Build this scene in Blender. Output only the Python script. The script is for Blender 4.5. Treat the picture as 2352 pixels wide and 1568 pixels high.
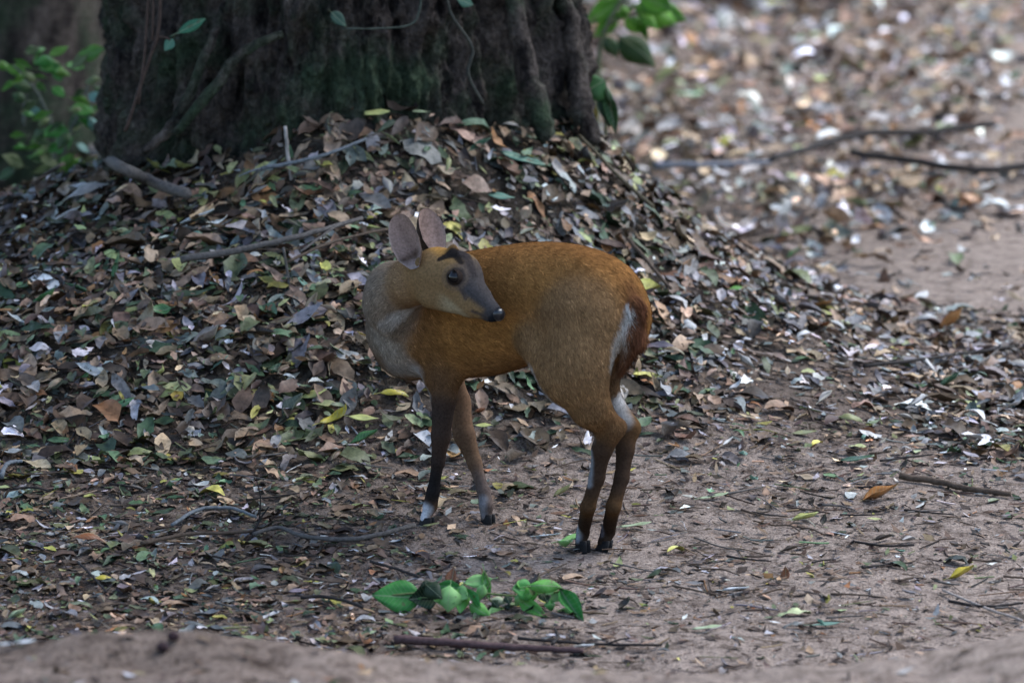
import bpy, math, random
import numpy as np
from mathutils import Vector, Matrix

random.seed(7)
RNG = np.random.default_rng(11)
for o in list(bpy.data.objects):
    bpy.data.objects.remove(o)
SC = bpy.context.scene
COL = SC.collection

# ------------------------------------------------------------------ camera
DIST, PITCH, AIMX, AIMZ = 12.0, math.radians(8.5), -0.02, 0.345
HALF_W = 0.88                                  # half picture width at the deer, metres
cam_d = bpy.data.cameras.new('camera')
cam = bpy.data.objects.new('camera', cam_d)
COL.objects.link(cam)
FWD = np.array([0.0, math.cos(PITCH), -math.sin(PITCH)])
UPV = np.array([0.0, math.sin(PITCH), math.cos(PITCH)])
AIM = np.array([AIMX, 0.0, AIMZ])
CAM = AIM - FWD * DIST
cam.location = CAM
cam.rotation_euler = (math.pi / 2 - PITCH, 0, 0)
cam_d.sensor_width = 36.0
cam_d.lens = 18.0 * DIST / HALF_W
cam_d.clip_end = 400.0
cam_d.dof.use_dof = True
cam_d.dof.focus_distance = DIST + 0.22
cam_d.dof.aperture_fstop = 5.0
SC.camera = cam

# ------------------------------------------------------------------ sky, sun, exposure
SUN_EL, SUN_AZ = math.radians(58), math.radians(62)   # azimuth clockwise from +Y (away from the camera)
world = bpy.data.worlds.new('World'); SC.world = world; world.use_nodes = True
wn = world.node_tree.nodes; wl = world.node_tree.links
bg = wn['Background']
sky = wn.new('ShaderNodeTexSky'); sky.sky_type = 'NISHITA'; sky.sun_disc = False
sky.sun_elevation = SUN_EL; sky.sun_rotation = SUN_AZ
sky.air_density = 1.0; sky.dust_density = 1.2; sky.ozone_density = 1.2
wl.new(sky.outputs[0], bg.inputs[0]); bg.inputs[1].default_value = 0.09
sd = bpy.data.lights.new('sun', 'SUN'); sd.energy = 1.2; sd.angle = math.radians(42); sd.color = (0.93, 0.97, 1.0)
sun = bpy.data.objects.new('sun', sd); COL.objects.link(sun)
sdir = Vector((math.sin(SUN_AZ) * math.cos(SUN_EL), math.cos(SUN_AZ) * math.cos(SUN_EL), math.sin(SUN_EL)))
sun.rotation_euler = sdir.to_track_quat('Z', 'Y').to_euler(); sun.location = sdir * 30
SC.view_settings.view_transform = 'Standard'; SC.view_settings.look = 'None'
SC.view_settings.exposure = 2.2; SC.view_settings.gamma = 1.0
SC.view_settings.use_curve_mapping = False
SC.cycles.use_denoising = True
SC.cycles.max_bounces = 6; SC.cycles.diffuse_bounces = 3; SC.cycles.glossy_bounces = 2
SC.cycles.transmission_bounces = 2; SC.cycles.transparent_max_bounces = 4

# ------------------------------------------------------------------ picture points -> places
PXM = 1176.0 / HALF_W                           # 2352-wide picture pixels per metre at the deer
def ray(px, py):
    d = FWD + np.array([1.0, 0, 0]) * ((px - 1176.0) / PXM / DIST) + UPV * ((784.0 - py) / PXM / DIST)
    return d
def at(px, py, Y):
    d = ray(px, py)
    t = (Y - CAM[1]) / d[1]
    return CAM + d * t
def pxsize(p):                                  # metres per picture pixel at a point
    return float(np.dot(np.asarray(p) - CAM, FWD)) / (PXM * DIST)

# ------------------------------------------------------------------ noise
_T = np.random.default_rng(3).random((64, 64, 64)).astype(np.float32)
def vnoise3(x, y, z):
    x = np.asarray(x, dtype=np.float64); y = np.asarray(y, dtype=np.float64) + 0 * x; z = np.asarray(z, dtype=np.float64) + 0 * x
    xi = np.floor(x).astype(int); yi = np.floor(y).astype(int); zi = np.floor(z).astype(int)
    fx, fy, fz = x - xi, y - yi, z - zi
    fx = fx * fx * (3 - 2 * fx); fy = fy * fy * (3 - 2 * fy); fz = fz * fz * (3 - 2 * fz)
    r = 0
    for i in (0, 1):
        for j in (0, 1):
            for k in (0, 1):
                w = (fx if i else 1 - fx) * (fy if j else 1 - fy) * (fz if k else 1 - fz)
                r = r + w * _T[(xi + i) % 64, (yi + j) % 64, (zi + k) % 64]
    return r * 2 - 1
def fbm(x, y, z=0.0, oct=4, gain=0.5):
    s, a = 0, 1.0
    for o in range(oct):
        f = 2.03 ** o
        s = s + a * vnoise3(np.asarray(x) * f + 13.7 * o, np.asarray(y) * f + 5.1 * o, np.asarray(z) * f + 9.3 * o)
        a *= gain
    return s
def sstep(a, b, x):
    t = np.clip((x - a) / (b - a), 0, 1)
    return t * t * (3 - 2 * t)

# ------------------------------------------------------------------ lie of the land
TX, TY = -0.378, 1.96                            # tree centre
_bx = np.array([-400, 0, 300, 560, 850, 1150, 1350, 1800, 2100, 2352, 2800.])
_bv = np.array([1456, 1462, 1456, 1444, 1482, 1512, 1527, 1520, 1478, 1442, 1440.])
RIDGE_Y = -1.9
_rx, _rz = [], []
for _a, _b in zip(_bx, _bv):
    p = at(_a, _b, RIDGE_Y); _rx.append(p[0]); _rz.append(p[2])
def ground(x, y, fine=True):
    x = np.asarray(x, dtype=np.float64); y = np.asarray(y, dtype=np.float64)
    z = 0.07 * (np.clip(y, -1.0, 0.55) + 0.035)
    z = z + 0.008 * fbm(x * 1.3, y * 1.3, 0.5, 3)
    # bank of sand between camera and deer
    crest = np.interp(x, _rx, _rz) + 0.050
    dy = y - RIDGE_Y
    prof = np.where(dy > 0, np.exp(-(dy / 0.36) ** 2), np.exp(-(dy / 0.9) ** 2))
    z = z + crest * prof
    # mound at the foot of the tree
    dx, dv = x - TX, y - TY
    r = np.sqrt(dx * dx + dv * dv) + 1e-6
    r = r * (1 + 0.06 * fbm(x * 2.1, y * 2.1, 4.0, 2))
    ca, sa = dx / r, dv / r
    h_r = np.interp(r, [0, .45, .53, .60, .68, .80, .96, 1.18, 1.5], [.51, .465, .43, .365, .28, .185, .09, .02, 0])
    h_f = np.interp(r, [0, .40, .60, .9, 1.2, 1.45, 1.65, 1.95], [.50, .45, .405, .30, .19, .09, .03, 0])
    h_l = np.interp(r, [0, .45, .65, .9, 1.3, 1.8, 2.6], [.40, .33, .27, .20, .12, .06, 0])
    wr = np.clip(ca, 0, 1) ** 1.2; wf = np.clip(-sa, 0, 1) ** 1.5; wl_ = np.clip(-ca, 0, 1) ** 1.2; wb = np.clip(sa, 0, 1) ** 2
    z = z + (h_r * (wr + wb) + h_f * wf + h_l * wl_) / (wr + wf + wl_ + wb + 1e-6)
    z = z + 0.090 * np.exp(-((x + .32) / .24) ** 2 - ((y - TY + .47) / .15) ** 2)
    # land rolls up gently far behind
    z = z + 0.03 * np.clip(y - 9, 0, 40)
    if fine:
        z = z + 0.013 * fbm(x * 8, y * 8, 8.2, 3) * sstep(-1.2, -1.6, y)
        z = z + 0.006 * fbm(x * 7, y * 7, 2.2, 3)
    return z
def ghit(px, py, y0=-3.5, y1=30.0):
    """place on the ground that shows at a picture point"""
    d = ray(px, py)
    ys = np.concatenate([np.arange(y0, 3, 0.01), np.arange(3, y1, 0.05)])
    t = (ys - CAM[1]) / d[1]
    xs = CAM[0] + d[0] * t; zs = CAM[2] + d[2] * t
    g = ground(xs, ys)
    i = int(np.argmax(zs <= g))
    return np.array([xs[i], ys[i], g[i]])

# ------------------------------------------------------------------ helpers
def tag(o, label=None, cat=None, group=None, kind=None):
    if label: o['label'] = label
    if cat: o['category'] = cat
    if group: o['group'] = group
    if kind: o['kind'] = kind
    return o
def empty(name, loc, label, cat, group=None):
    o = bpy.data.objects.new(name, None); COL.objects.link(o)
    o.empty_display_size = 0.05
    o.location = Vector(loc)
    return tag(o, label, cat, group)
def mesh_np(name, V, F, smooth=True, col=None):
    """V (n,3); F list of arrays of faces (each (m,3) or (m,4))"""
    me = bpy.data.meshes.new(name)
    V = np.asarray(V, dtype=np.float32)
    if not isinstance(F, (list, tuple)): F = [F]
    F = [np.asarray(f, dtype=np.int32) for f in F if len(f)]
    loops = np.concatenate([f.ravel() for f in F])
    tot = np.concatenate([np.full(len(f), f.shape[1], dtype=np.int32) for f in F])
    st = np.concatenate([[0], np.cumsum(tot)[:-1]]).astype(np.int32)
    me.vertices.add(len(V)); me.vertices.foreach_set('co', V.ravel())
    me.loops.add(len(loops)); me.loops.foreach_set('vertex_index', loops)
    me.polygons.add(len(tot)); me.polygons.foreach_set('loop_start', st)
    me.polygons.foreach_set('use_smooth', np.full(len(tot), bool(smooth)))
    if col is not None:
        a = me.color_attributes.new('Col', 'FLOAT_COLOR', 'POINT')
        c = np.ones((len(V), 4), dtype=np.float32); c[:, :3] = col
        a.data.foreach_set('color', c.ravel())
    me.update(calc_edges=True); me.validate()
    return me
def link(name, me, mat=None, parent=None, loc=None):
    o = bpy.data.objects.new(name, me); COL.objects.link(o)
    if mat is not None and len(me.materials) == 0: me.materials.append(mat)
    if parent is not None: o.parent = parent
    if loc is not None: o.location = Vector(loc)
    return o
def base_mesh(V):
    """move vertices so that the object's origin sits at its base"""
    V = np.asarray(V, dtype=np.float64)
    b = np.array([V[:, 0].mean(), V[:, 1].mean(), V[:, 2].min()])
    return V - b, b

# ------------------------------------------------------------------ materials
def new_mat(name):
    m = bpy.data.materials.new(name); m.use_nodes = True
    return m, m.node_tree.nodes, m.node_tree.links, m.node_tree.nodes['Principled BSDF']
def ramp(n, pts):
    r = n.new('ShaderNodeValToRGB'); e = r.color_ramp.elements
    while len(e) < len(pts): e.new(0.5)
    for k, (p, c) in enumerate(pts):
        e[k].position = p; e[k].color = (c[0], c[1], c[2], 1)
    return r
def noise(n, l, scale, detail=4, rough=0.55, vec=None):
    t = n.new('ShaderNodeTexNoise'); t.inputs['Scale'].default_value = scale
    t.inputs['Detail'].default_value = detail; t.inputs['Roughness'].default_value = rough
    if vec is not None: l.new(vec, t.inputs['Vector'])
    return t
def mixc(n, l, kind, fac, a, b):
    m = n.new('ShaderNodeMix'); m.data_type = 'RGBA'; m.blend_type = kind
    for sock, v in ((m.inputs[0], fac), (m.inputs[6], a), (m.inputs[7], b)):
        if hasattr(v, 'is_linked') or hasattr(v, 'links'): l.new(v, sock)
        elif isinstance(v, (int, float)): sock.default_value = v
        else: sock.default_value = (v[0], v[1], v[2], 1)
    return m.outputs[2]
def bump(n, l, height, strength, dist, bsdf):
    b = n.new('ShaderNodeBump'); b.inputs['Strength'].default_value = strength
    b.inputs['Distance'].default_value = dist
    l.new(height, b.inputs['Height']); l.new(b.outputs[0], bsdf.inputs['Normal'])
    return b

def mat_soil():
    m, n, l, p = new_mat('sandy_soil')
    g = n.new('ShaderNodeNewGeometry').outputs['Position']
    n1 = noise(n, l, 1.6, 5, 0.6, g); n2 = noise(n, l, 26, 6, 0.7, g); n3 = noise(n, l, 180, 4, 0.7, g)
    r1 = ramp(n, [(0.32, (0.125, 0.095, 0.078)), (0.50, (0.220, 0.170, 0.142)), (0.70, (0.310, 0.246, 0.206))])
    l.new(n1.outputs[0], r1.inputs[0])
    r2 = ramp(n, [(0.33, (0.30, 0.27, 0.25)), (0.5, (0.92, 0.90, 0.88)), (0.7, (1.3, 1.28, 1.25))])
    l.new(n2.outputs[0], r2.inputs[0])
    r3 = ramp(n, [(0.36, (0.45, 0.43, 0.42)), (0.5, (1, 1, 1)), (0.68, (1.35, 1.35, 1.35))])
    l.new(n3.outputs[0], r3.inputs[0])
    c = mixc(n, l, 'MULTIPLY', 1.0, r1.outputs[0], r2.outputs[0])
    at_ = n.new('ShaderNodeAttribute'); at_.attribute_name = 'Col'
    sp = n.new('ShaderNodeSeparateColor'); l.new(at_.outputs['Color'], sp.inputs[0])
    c = mixc(n, l, 'MIX', sp.outputs[1], c, mixc(n, l, 'MULTIPLY', 1.0, (0.37, 0.300, 0.258), r2.outputs[0]))
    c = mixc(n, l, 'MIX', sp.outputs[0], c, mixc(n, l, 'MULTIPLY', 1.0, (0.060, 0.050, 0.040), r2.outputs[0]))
    c = mixc(n, l, 'MULTIPLY', 1.0, c, r3.outputs[0])
    l.new(c, p.inputs['Base Color'])
    p.inputs['Roughness'].default_value = 1.0; p.inputs['Specular IOR Level'].default_value = 0.03
    add = n.new('ShaderNodeMath'); add.operation = 'ADD'
    l.new(n2.outputs[0], add.inputs[0]); l.new(n3.outputs[0], add.inputs[1])
    bump(n, l, add.outputs[0], 0.9, 0.012, p)
    return m
def mat_attr(name, rough=0.5, spec=0.5, nscale=70, lo=0.55, hi=1.3, bumpd=0.0, trans=0.0, from_object=False, veins=False):
    """colour from the mesh's Col attribute (or the object's own colour), broken up by fine noise"""
    m, n, l, p = new_mat(name)
    if from_object:
        base = n.new('ShaderNodeObjectInfo').outputs['Color']
    else:
        a = n.new('ShaderNodeAttribute'); a.attribute_name = 'Col'; base = a.outputs['Color']
    g = n.new('ShaderNodeNewGeometry').outputs['Position']
    t = noise(n, l, nscale, 5, 0.65, g)
    r = ramp(n, [(0.30, (lo, lo, lo * 0.95)), (0.52, (1, 1, 1)), (0.74, (hi, hi * 0.98, hi * 0.95))])
    l.new(t.outputs[0], r.inputs[0])
    c = mixc(n, l, 'MULTIPLY', 1.0, base, r.outputs[0])
    if veins:                                       # pale midrib, faint side veins, spots of decay
        sx = n.new('ShaderNodeSeparateXYZ'); l.new(n.new('ShaderNodeTexCoord').outputs['Object'], sx.inputs[0])
        def mth(op, a, b=None):
            q = n.new('ShaderNodeMath'); q.operation = op
            for k_, v_ in ((0, a), (1, b)):
                if v_ is None: continue
                if isinstance(v_, (int, float)): q.inputs[k_].default_value = v_
                else: l.new(v_, q.inputs[k_])
            return q.outputs[0]
        ay = mth('ABSOLUTE', sx.outputs[1])
        mid = mth('LESS_THAN', ay, 0.014)
        sv = mth('GREATER_THAN', mth('SINE', mth('SUBTRACT', mth('MULTIPLY', sx.outputs[0], 62.0), mth('MULTIPLY', ay, 48.0))), 0.86)
        c = mixc(n, l, 'MIX', mth('MULTIPLY', sv, 0.22), c, (0.30, 0.32, 0.20))
        c = mixc(n, l, 'MIX', mth('MULTIPLY', mid, 0.45), c, (0.34, 0.36, 0.22))
        t2 = noise(n, l, 28, 3, 0.6, g); sp = mth('GREATER_THAN', t2.outputs[0], 0.66)
        c = mixc(n, l, 'MIX', mth('MULTIPLY', sp, 0.6), c, (0.12, 0.085, 0.045))
    l.new(c, p.inputs['Base Color'])
    p.inputs['Roughness'].default_value = rough; p.inputs['Specular IOR Level'].default_value = spec
    if bumpd: bump(n, l, t.outputs[0], 0.6, bumpd, p)
    if trans:
        tr = n.new('ShaderNodeBsdfTranslucent'); l.new(c, tr.inputs[0])
        mx = n.new('ShaderNodeMixShader'); mx.inputs[0].default_value = trans
        out = n['Material Output']
        l.new(p.outputs[0], mx.inputs[1]); l.new(tr.outputs[0], mx.inputs[2]); l.new(mx.outputs[0], out.inputs[0])
    return m
def mat_bark(name='bark', dark=(0.026, 0.021, 0.020), light=(0.230, 0.184, 0.155), moss=(0.066, 0.094, 0.056)):
    m, n, l, p = new_mat(name)
    tc = n.new('ShaderNodeNewGeometry').outputs['Position']
    mp = n.new('ShaderNodeMapping'); mp.inputs['Scale'].default_value = (1, 1, 0.5)
    l.new(tc, mp.inputs['Vector'])
    n1 = noise(n, l, 22, 7, 0.7, mp.outputs[0]); n2 = noise(n, l, 5, 4, 0.6, tc); n3 = noise(n, l, 90, 5, 0.7, tc)
    r1 = ramp(n, [(0.38, dark), (0.56, tuple(0.5 * (a + b) for a, b in zip(dark, light))), (0.74, light)])
    l.new(n1.outputs[0], r1.inputs[0])
    r2 = ramp(n, [(0.45, (0, 0, 0)), (0.62, (1, 1, 1))]); l.new(n2.outputs[0], r2.inputs[0])
    c = mixc(n, l, 'MIX', r2.outputs[0], r1.outputs[0], mixc(n, l, 'MULTIPLY', 0.4, (moss[0] * 1.4, moss[1] * 1.4, moss[2] * 1.4), r1.outputs[0]))
    r3 = ramp(n, [(0.35, (0.5, 0.5, 0.5)), (0.7, (1.5, 1.5, 1.5))]); l.new(n3.outputs[0], r3.inputs[0])
    c = mixc(n, l, 'MULTIPLY', 1.0, c, r3.outputs[0])
    l.new(c, p.inputs['Base Color']); p.inputs['Roughness'].default_value = 0.85
    p.inputs['Specular IOR Level'].default_value = 0.06
    add = n.new('ShaderNodeMath'); add.operation = 'ADD'
    l.new(n1.outputs[0], add.inputs[0]); l.new(n3.outputs[0], add.inputs[1])
    bump(n, l, add.outputs[0], 1.0, 0.030, p)
    return m
M_SOIL = mat_soil()
M_LITTER = mat_attr('dry_leaf_litter', 0.52, 0.20, 85, 0.45, 1.4, 0.002)
M_DEBRIS = mat_attr('plant_debris', 0.7, 0.12, 120, 0.5, 1.3)
M_LEAF = mat_attr('single_leaf', 0.48, 0.28, 60, 0.6, 1.25, 0.0012, 0.10, True, True)
M_GREEN = mat_attr('living_leaf', 0.55, 0.28, 40, 0.7, 1.2, 0.001, 0.30, True, True)
M_TWIG = mat_attr('twig_bark', 0.8, 0.12, 130, 0.5, 1.35, 0.002, 0, True)
M_BARK = mat_bark()
M_CROWN = mat_attr('crown_leaves', 0.5, 0.4, 3, 0.6, 1.3, 0, 0.25)
M_FUR = mat_attr('short_fur', 0.9, 0.0, 240, 0.65, 1.3, 0.0006)
M_HAIR = mat_attr('fur_hairs', 0.85, 0.02, 400, 0.8, 1.2)

# ================================================================== ground
def build_ground():
    xs = np.concatenate([-np.geomspace(60, 2.6, 26), np.arange(-2.5, 3.0, 0.022), np.geomspace(3.05, 60, 26)])
    ys = np.concatenate([-np.geomspace(60, 3.2, 24), np.arange(-3.1, 3.2, 0.022), np.arange(3.25, 10, 0.09), np.geomspace(10.1, 90, 30)])
    X, Y = np.meshgrid(xs, ys)
    Z = ground(X, Y)
    Z = Z + 0.0035 * fbm(X * 24, Y * 24, 1.0, 3) * sstep(8, 3, np.abs(X) + np.abs(Y) * 0.5)
    V = np.stack([X.ravel(), Y.ravel(), Z.ravel()], 1)
    nx, ny = len(xs), len(ys)
    i = np.arange(nx * ny).reshape(ny, nx)
    F = np.stack([i[:-1, :-1].ravel(), i[:-1, 1:].ravel(), i[1:, 1:].ravel(), i[1:, :-1].ravel()], 1)
    mould = leaf_mould(X.ravel(), Y.ravel())
    pale_sand = sstep(.9, 3.0, Y.ravel() + .3 * fbm(X.ravel(), Y.ravel(), 2.0, 2)) * sstep(.1, .7, X.ravel()) * .9  # paler far sand, with the brighter light at right painted in
    pale_sand = np.maximum(pale_sand, .62 * sstep(-.5, .3, X.ravel()) * sstep(.9, .5, Y.ravel()))
    o = link('ground', mesh_np('ground', V, F, True, np.stack([mould, pale_sand, 0 * mould], 1)), M_SOIL)
    tag(o, 'sandy pinkish brown ground of the forest track rising to a mound', 'ground', None, 'structure')
# ================================================================== leaf shapes
def leaf_template(seed, nu=5, nv=3, length=1.0, width=0.42, fold=None, curl=None, twist=None, wave=None, cup=None, ragged=0.0, flat=1.0, crumple=0.0, point=0.75):
    """a leaf lying along +X from stalk to tip, base at the origin, made of nu x nv cells"""
    r = np.random.default_rng(seed)
    fold = r.uniform(-0.1, 0.55) if fold is None else fold
    curl = r.uniform(-1.4, 2.2) if curl is None else curl
    twist = r.uniform(-0.7, 0.7) if twist is None else twist
    wave = r.uniform(0, 0.06) if wave is None else wave
    fold, curl, twist, wave = fold * flat, curl * flat, twist * flat, wave * flat
    s = np.linspace(0, 1, nu + 1); t = np.linspace(-1, 1, nv)
    pw = r.uniform(0.75, 1.15)
    hw = width * 0.5 * np.sin(np.pi * np.clip(s, 0.0, 1) ** pw) ** point
    hw = np.maximum(hw, 0.012)
    if ragged: hw = hw * (1 - ragged * r.random(nu + 1))
    # midrib curve
    ang = curl * (s - 0.35)
    dx = np.cos(ang); dz = np.sin(ang)
    cx = np.concatenate([[0], np.cumsum(0.5 * (dx[1:] + dx[:-1]) / nu)]); cz = np.concatenate([[0], np.cumsum(0.5 * (dz[1:] + dz[:-1]) / nu)])
    S, T = np.meshgrid(np.arange(nu + 1), t, indexing='ij')
    y = hw[S] * T * np.cos(fold * 1.2)
    up = hw[S] * np.abs(T) * np.sin(fold * 1.2) + wave * np.sin(s[S] * 9 + T * 2 + seed)
    tw = twist * (s[S] - 0.5)
    y2 = y * np.cos(tw) - up * np.sin(tw); up2 = y * np.sin(tw) + up * np.cos(tw)
    X = cx[S] - np.sin(ang[S]) * up2
    Z = cz[S] + np.cos(ang[S]) * up2
    V = np.stack([X.ravel() - X.mean(), y2.ravel(), Z.ravel()], 1) * length
    if crumple: V = V + r.normal(0, crumple, V.shape) * np.array([.6, .6, 1.0])
    i = np.arange((nu + 1) * nv).reshape(nu + 1, nv)
    F = np.stack([i[:-1, :-1].ravel(), i[1:, :-1].ravel(), i[1:, 1:].ravel(), i[:-1, 1:].ravel()], 1)
    return V, F
def scatter(temps, pos, size, yaw, tilt, tilt_az, cols, lift=0.0, shade_var=0.10):
    """many copies of leaf templates as one mesh: tilted by `tilt` about a random horizontal axis"""
    Vs, Fs, Cs = [], [], []
    off = 0
    pick = RNG.integers(0, len(temps), len(pos))
    for k, (V, F) in enumerate(temps):
        idx = np.where(pick == k)[0]
        if not len(idx): continue
        c, s_ = np.cos(yaw[idx]), np.sin(yaw[idx])
        P = V[None] * size[idx][:, None, None]
        x = P[..., 0] * c[:, None] - P[..., 1] * s_[:, None]
        y = P[..., 0] * s_[:, None] + P[..., 1] * c[:, None]
        z = P[..., 2]
        ax, ay = np.cos(tilt_az[idx])[:, None], np.sin(tilt_az[idx])[:, None]
        ct, st = np.cos(tilt[idx])[:, None], np.sin(tilt[idx])[:, None]
        d = x * ax + y * ay
        nd = d * ct - z * st; nz = d * st + z * ct
        x = x + (nd - d) * ax; y = y + (nd - d) * ay; z = nz
        Q = np.stack([x, y, z], -1) + pos[idx][:, None]
        n = V.shape[0]
        Vs.append(Q.reshape(-1, 3))
        Fs.append((F[None] + (off + np.arange(len(idx)) * n)[:, None, None]).reshape(-1, F.shape[1]))
        cc = np.repeat(cols[idx], n, 0)
        cc = cc * (1 + shade_var * (RNG.random((len(cc), 1)) - 0.5) * 2)
        Cs.append(cc)
        off += n * len(idx)
    return np.concatenate(Vs), Fs, np.concatenate(Cs)

PAL = 1.0 * np.array([
    (0.165, 0.118, 0.088), (0.215, 0.155, 0.112), (0.275, 0.205, 0.150), (0.110, 0.078, 0.060), (0.070, 0.052, 0.044),
    (0.225, 0.205, 0.200), (0.300, 0.284, 0.284), (0.410, 0.392, 0.390), (0.115, 0.128, 0.080), (0.082, 0.118, 0.072),
    (0.210, 0.215, 0.120), (0.330, 0.300, 0.120), (0.185, 0.105, 0.062), (0.150, 0.160, 0.150)])
PW_MOUND = np.array([14, 16, 14, 12, 9, 6, 5, 4.5, 8, 8, 6.5, 2.6, 3.5, 8.0])
PW_RIGHT = np.array([13, 13, 12, 9, 6, 13, 12, 9, 3, 2, 1.5, 0.4, 2, 6.0])  # more pale, cool leaves: sheen of the sky painted as leaf colour
def pick_cols(n, w, mu=-0.36, sg=0.52):  # low default tone: the shade on the mound side is painted into the leaves
    k = RNG.choice(len(PAL), n, p=w / w.sum())
    c = PAL[k]; c = np.clip(c.mean(1, keepdims=True) + 1.3 * (c - c.mean(1, keepdims=True)), .01, 1)
    c = c * np.exp(RNG.normal(mu, sg, (n, 1))) * RNG.uniform(0.92, 1.08, (n, 3))
    return c
def slope_tilt(x, y):
    e = 0.03
    gx = (ground(x + e, y, False) - ground(x - e, y, False)) / (2 * e)
    gy = (ground(x, y + e, False) - ground(x, y - e, False)) / (2 * e)
    return gx, gy
def coverage(x, y):
    """how thickly leaves lie (0..1): thick on the mound, thin on the sand of the track"""
    nz = fbm(x * 1.1, y * 1.1, 7.0, 3)
    left = sstep(0.25, -0.55, x)
    edge = 0.62 - 0.20 * left + 0.10 * nz
    thick = sstep(edge - 0.22, edge + 0.16, y)
    mid = left * sstep(-1.25, -0.30, y + 0.15 * nz) * 0.62
    c = np.maximum(thick, mid)
    # sand shows through on the far right and along the track
    d = np.hypot(x - TX, (y - TY) * 0.8)
    right = sstep(0.75, 1.25, d) * sstep(0.1, 0.5, x)
    far = 0.80 + 0.75 * fbm(x * 0.9 + 3, y * 0.55, 3.0, 3)
    sandpath = np.exp(-((x - 1.28 - 0.06 * (y - 4)) / 0.38) ** 2) * sstep(1.9, 3.6, y) * sstep(9.0, 7.0, y)
    far = np.clip(far - 0.75 * sandpath - 0.35 * np.exp(-((x - 1.05) / 0.3) ** 2) * sstep(1.2, 2.2, y) * sstep(4, 3, y), 0.08, 1)
    c = c * (1 - right) + right * np.minimum(c, far)
    c = np.maximum(c, 0.02)
    c = c * sstep(-1.75, -1.35, y)                     # bank in front is bare
    return np.clip(c, 0, 1)
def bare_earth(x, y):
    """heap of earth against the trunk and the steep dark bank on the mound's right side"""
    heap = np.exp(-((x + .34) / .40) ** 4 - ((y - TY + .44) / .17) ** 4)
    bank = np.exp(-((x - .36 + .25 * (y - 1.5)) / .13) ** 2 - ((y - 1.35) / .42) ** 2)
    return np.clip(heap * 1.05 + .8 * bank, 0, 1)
def leaf_mould(x, y):
    m = np.clip(coverage(x, y) * 1.15 - 0.12, 0, 0.95)
    d = np.hypot(x - TX, (y - TY) * .8)
    m = m * (1 - 0.75 * sstep(.8, 1.4, d) * sstep(.2, .7, x))
    m = m * (1 - 0.55 * sstep(.45, .1, y))
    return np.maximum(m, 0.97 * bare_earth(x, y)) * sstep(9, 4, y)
TEMPS = [leaf_template(100 + k, 6, 3, 1.0, w, ragged=(0.45 if k % 3 == 0 else 0.0), crumple=(.010, .020, .032)[k % 3]) for k, w in enumerate(np.tile(np.linspace(0.28, 0.66, 12), 4))]
FLAT = [leaf_template(200 + k, 4, 3, 1.0, w, flat=0.35) for k, w in enumerate(np.linspace(0.28, 0.5, 16))]
CHIP = [leaf_template(300 + k, 2, 2, 1.0, w, flat=0.6, ragged=0.3) for k, w in enumerate(np.linspace(0.25, 0.7, 12))]

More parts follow.
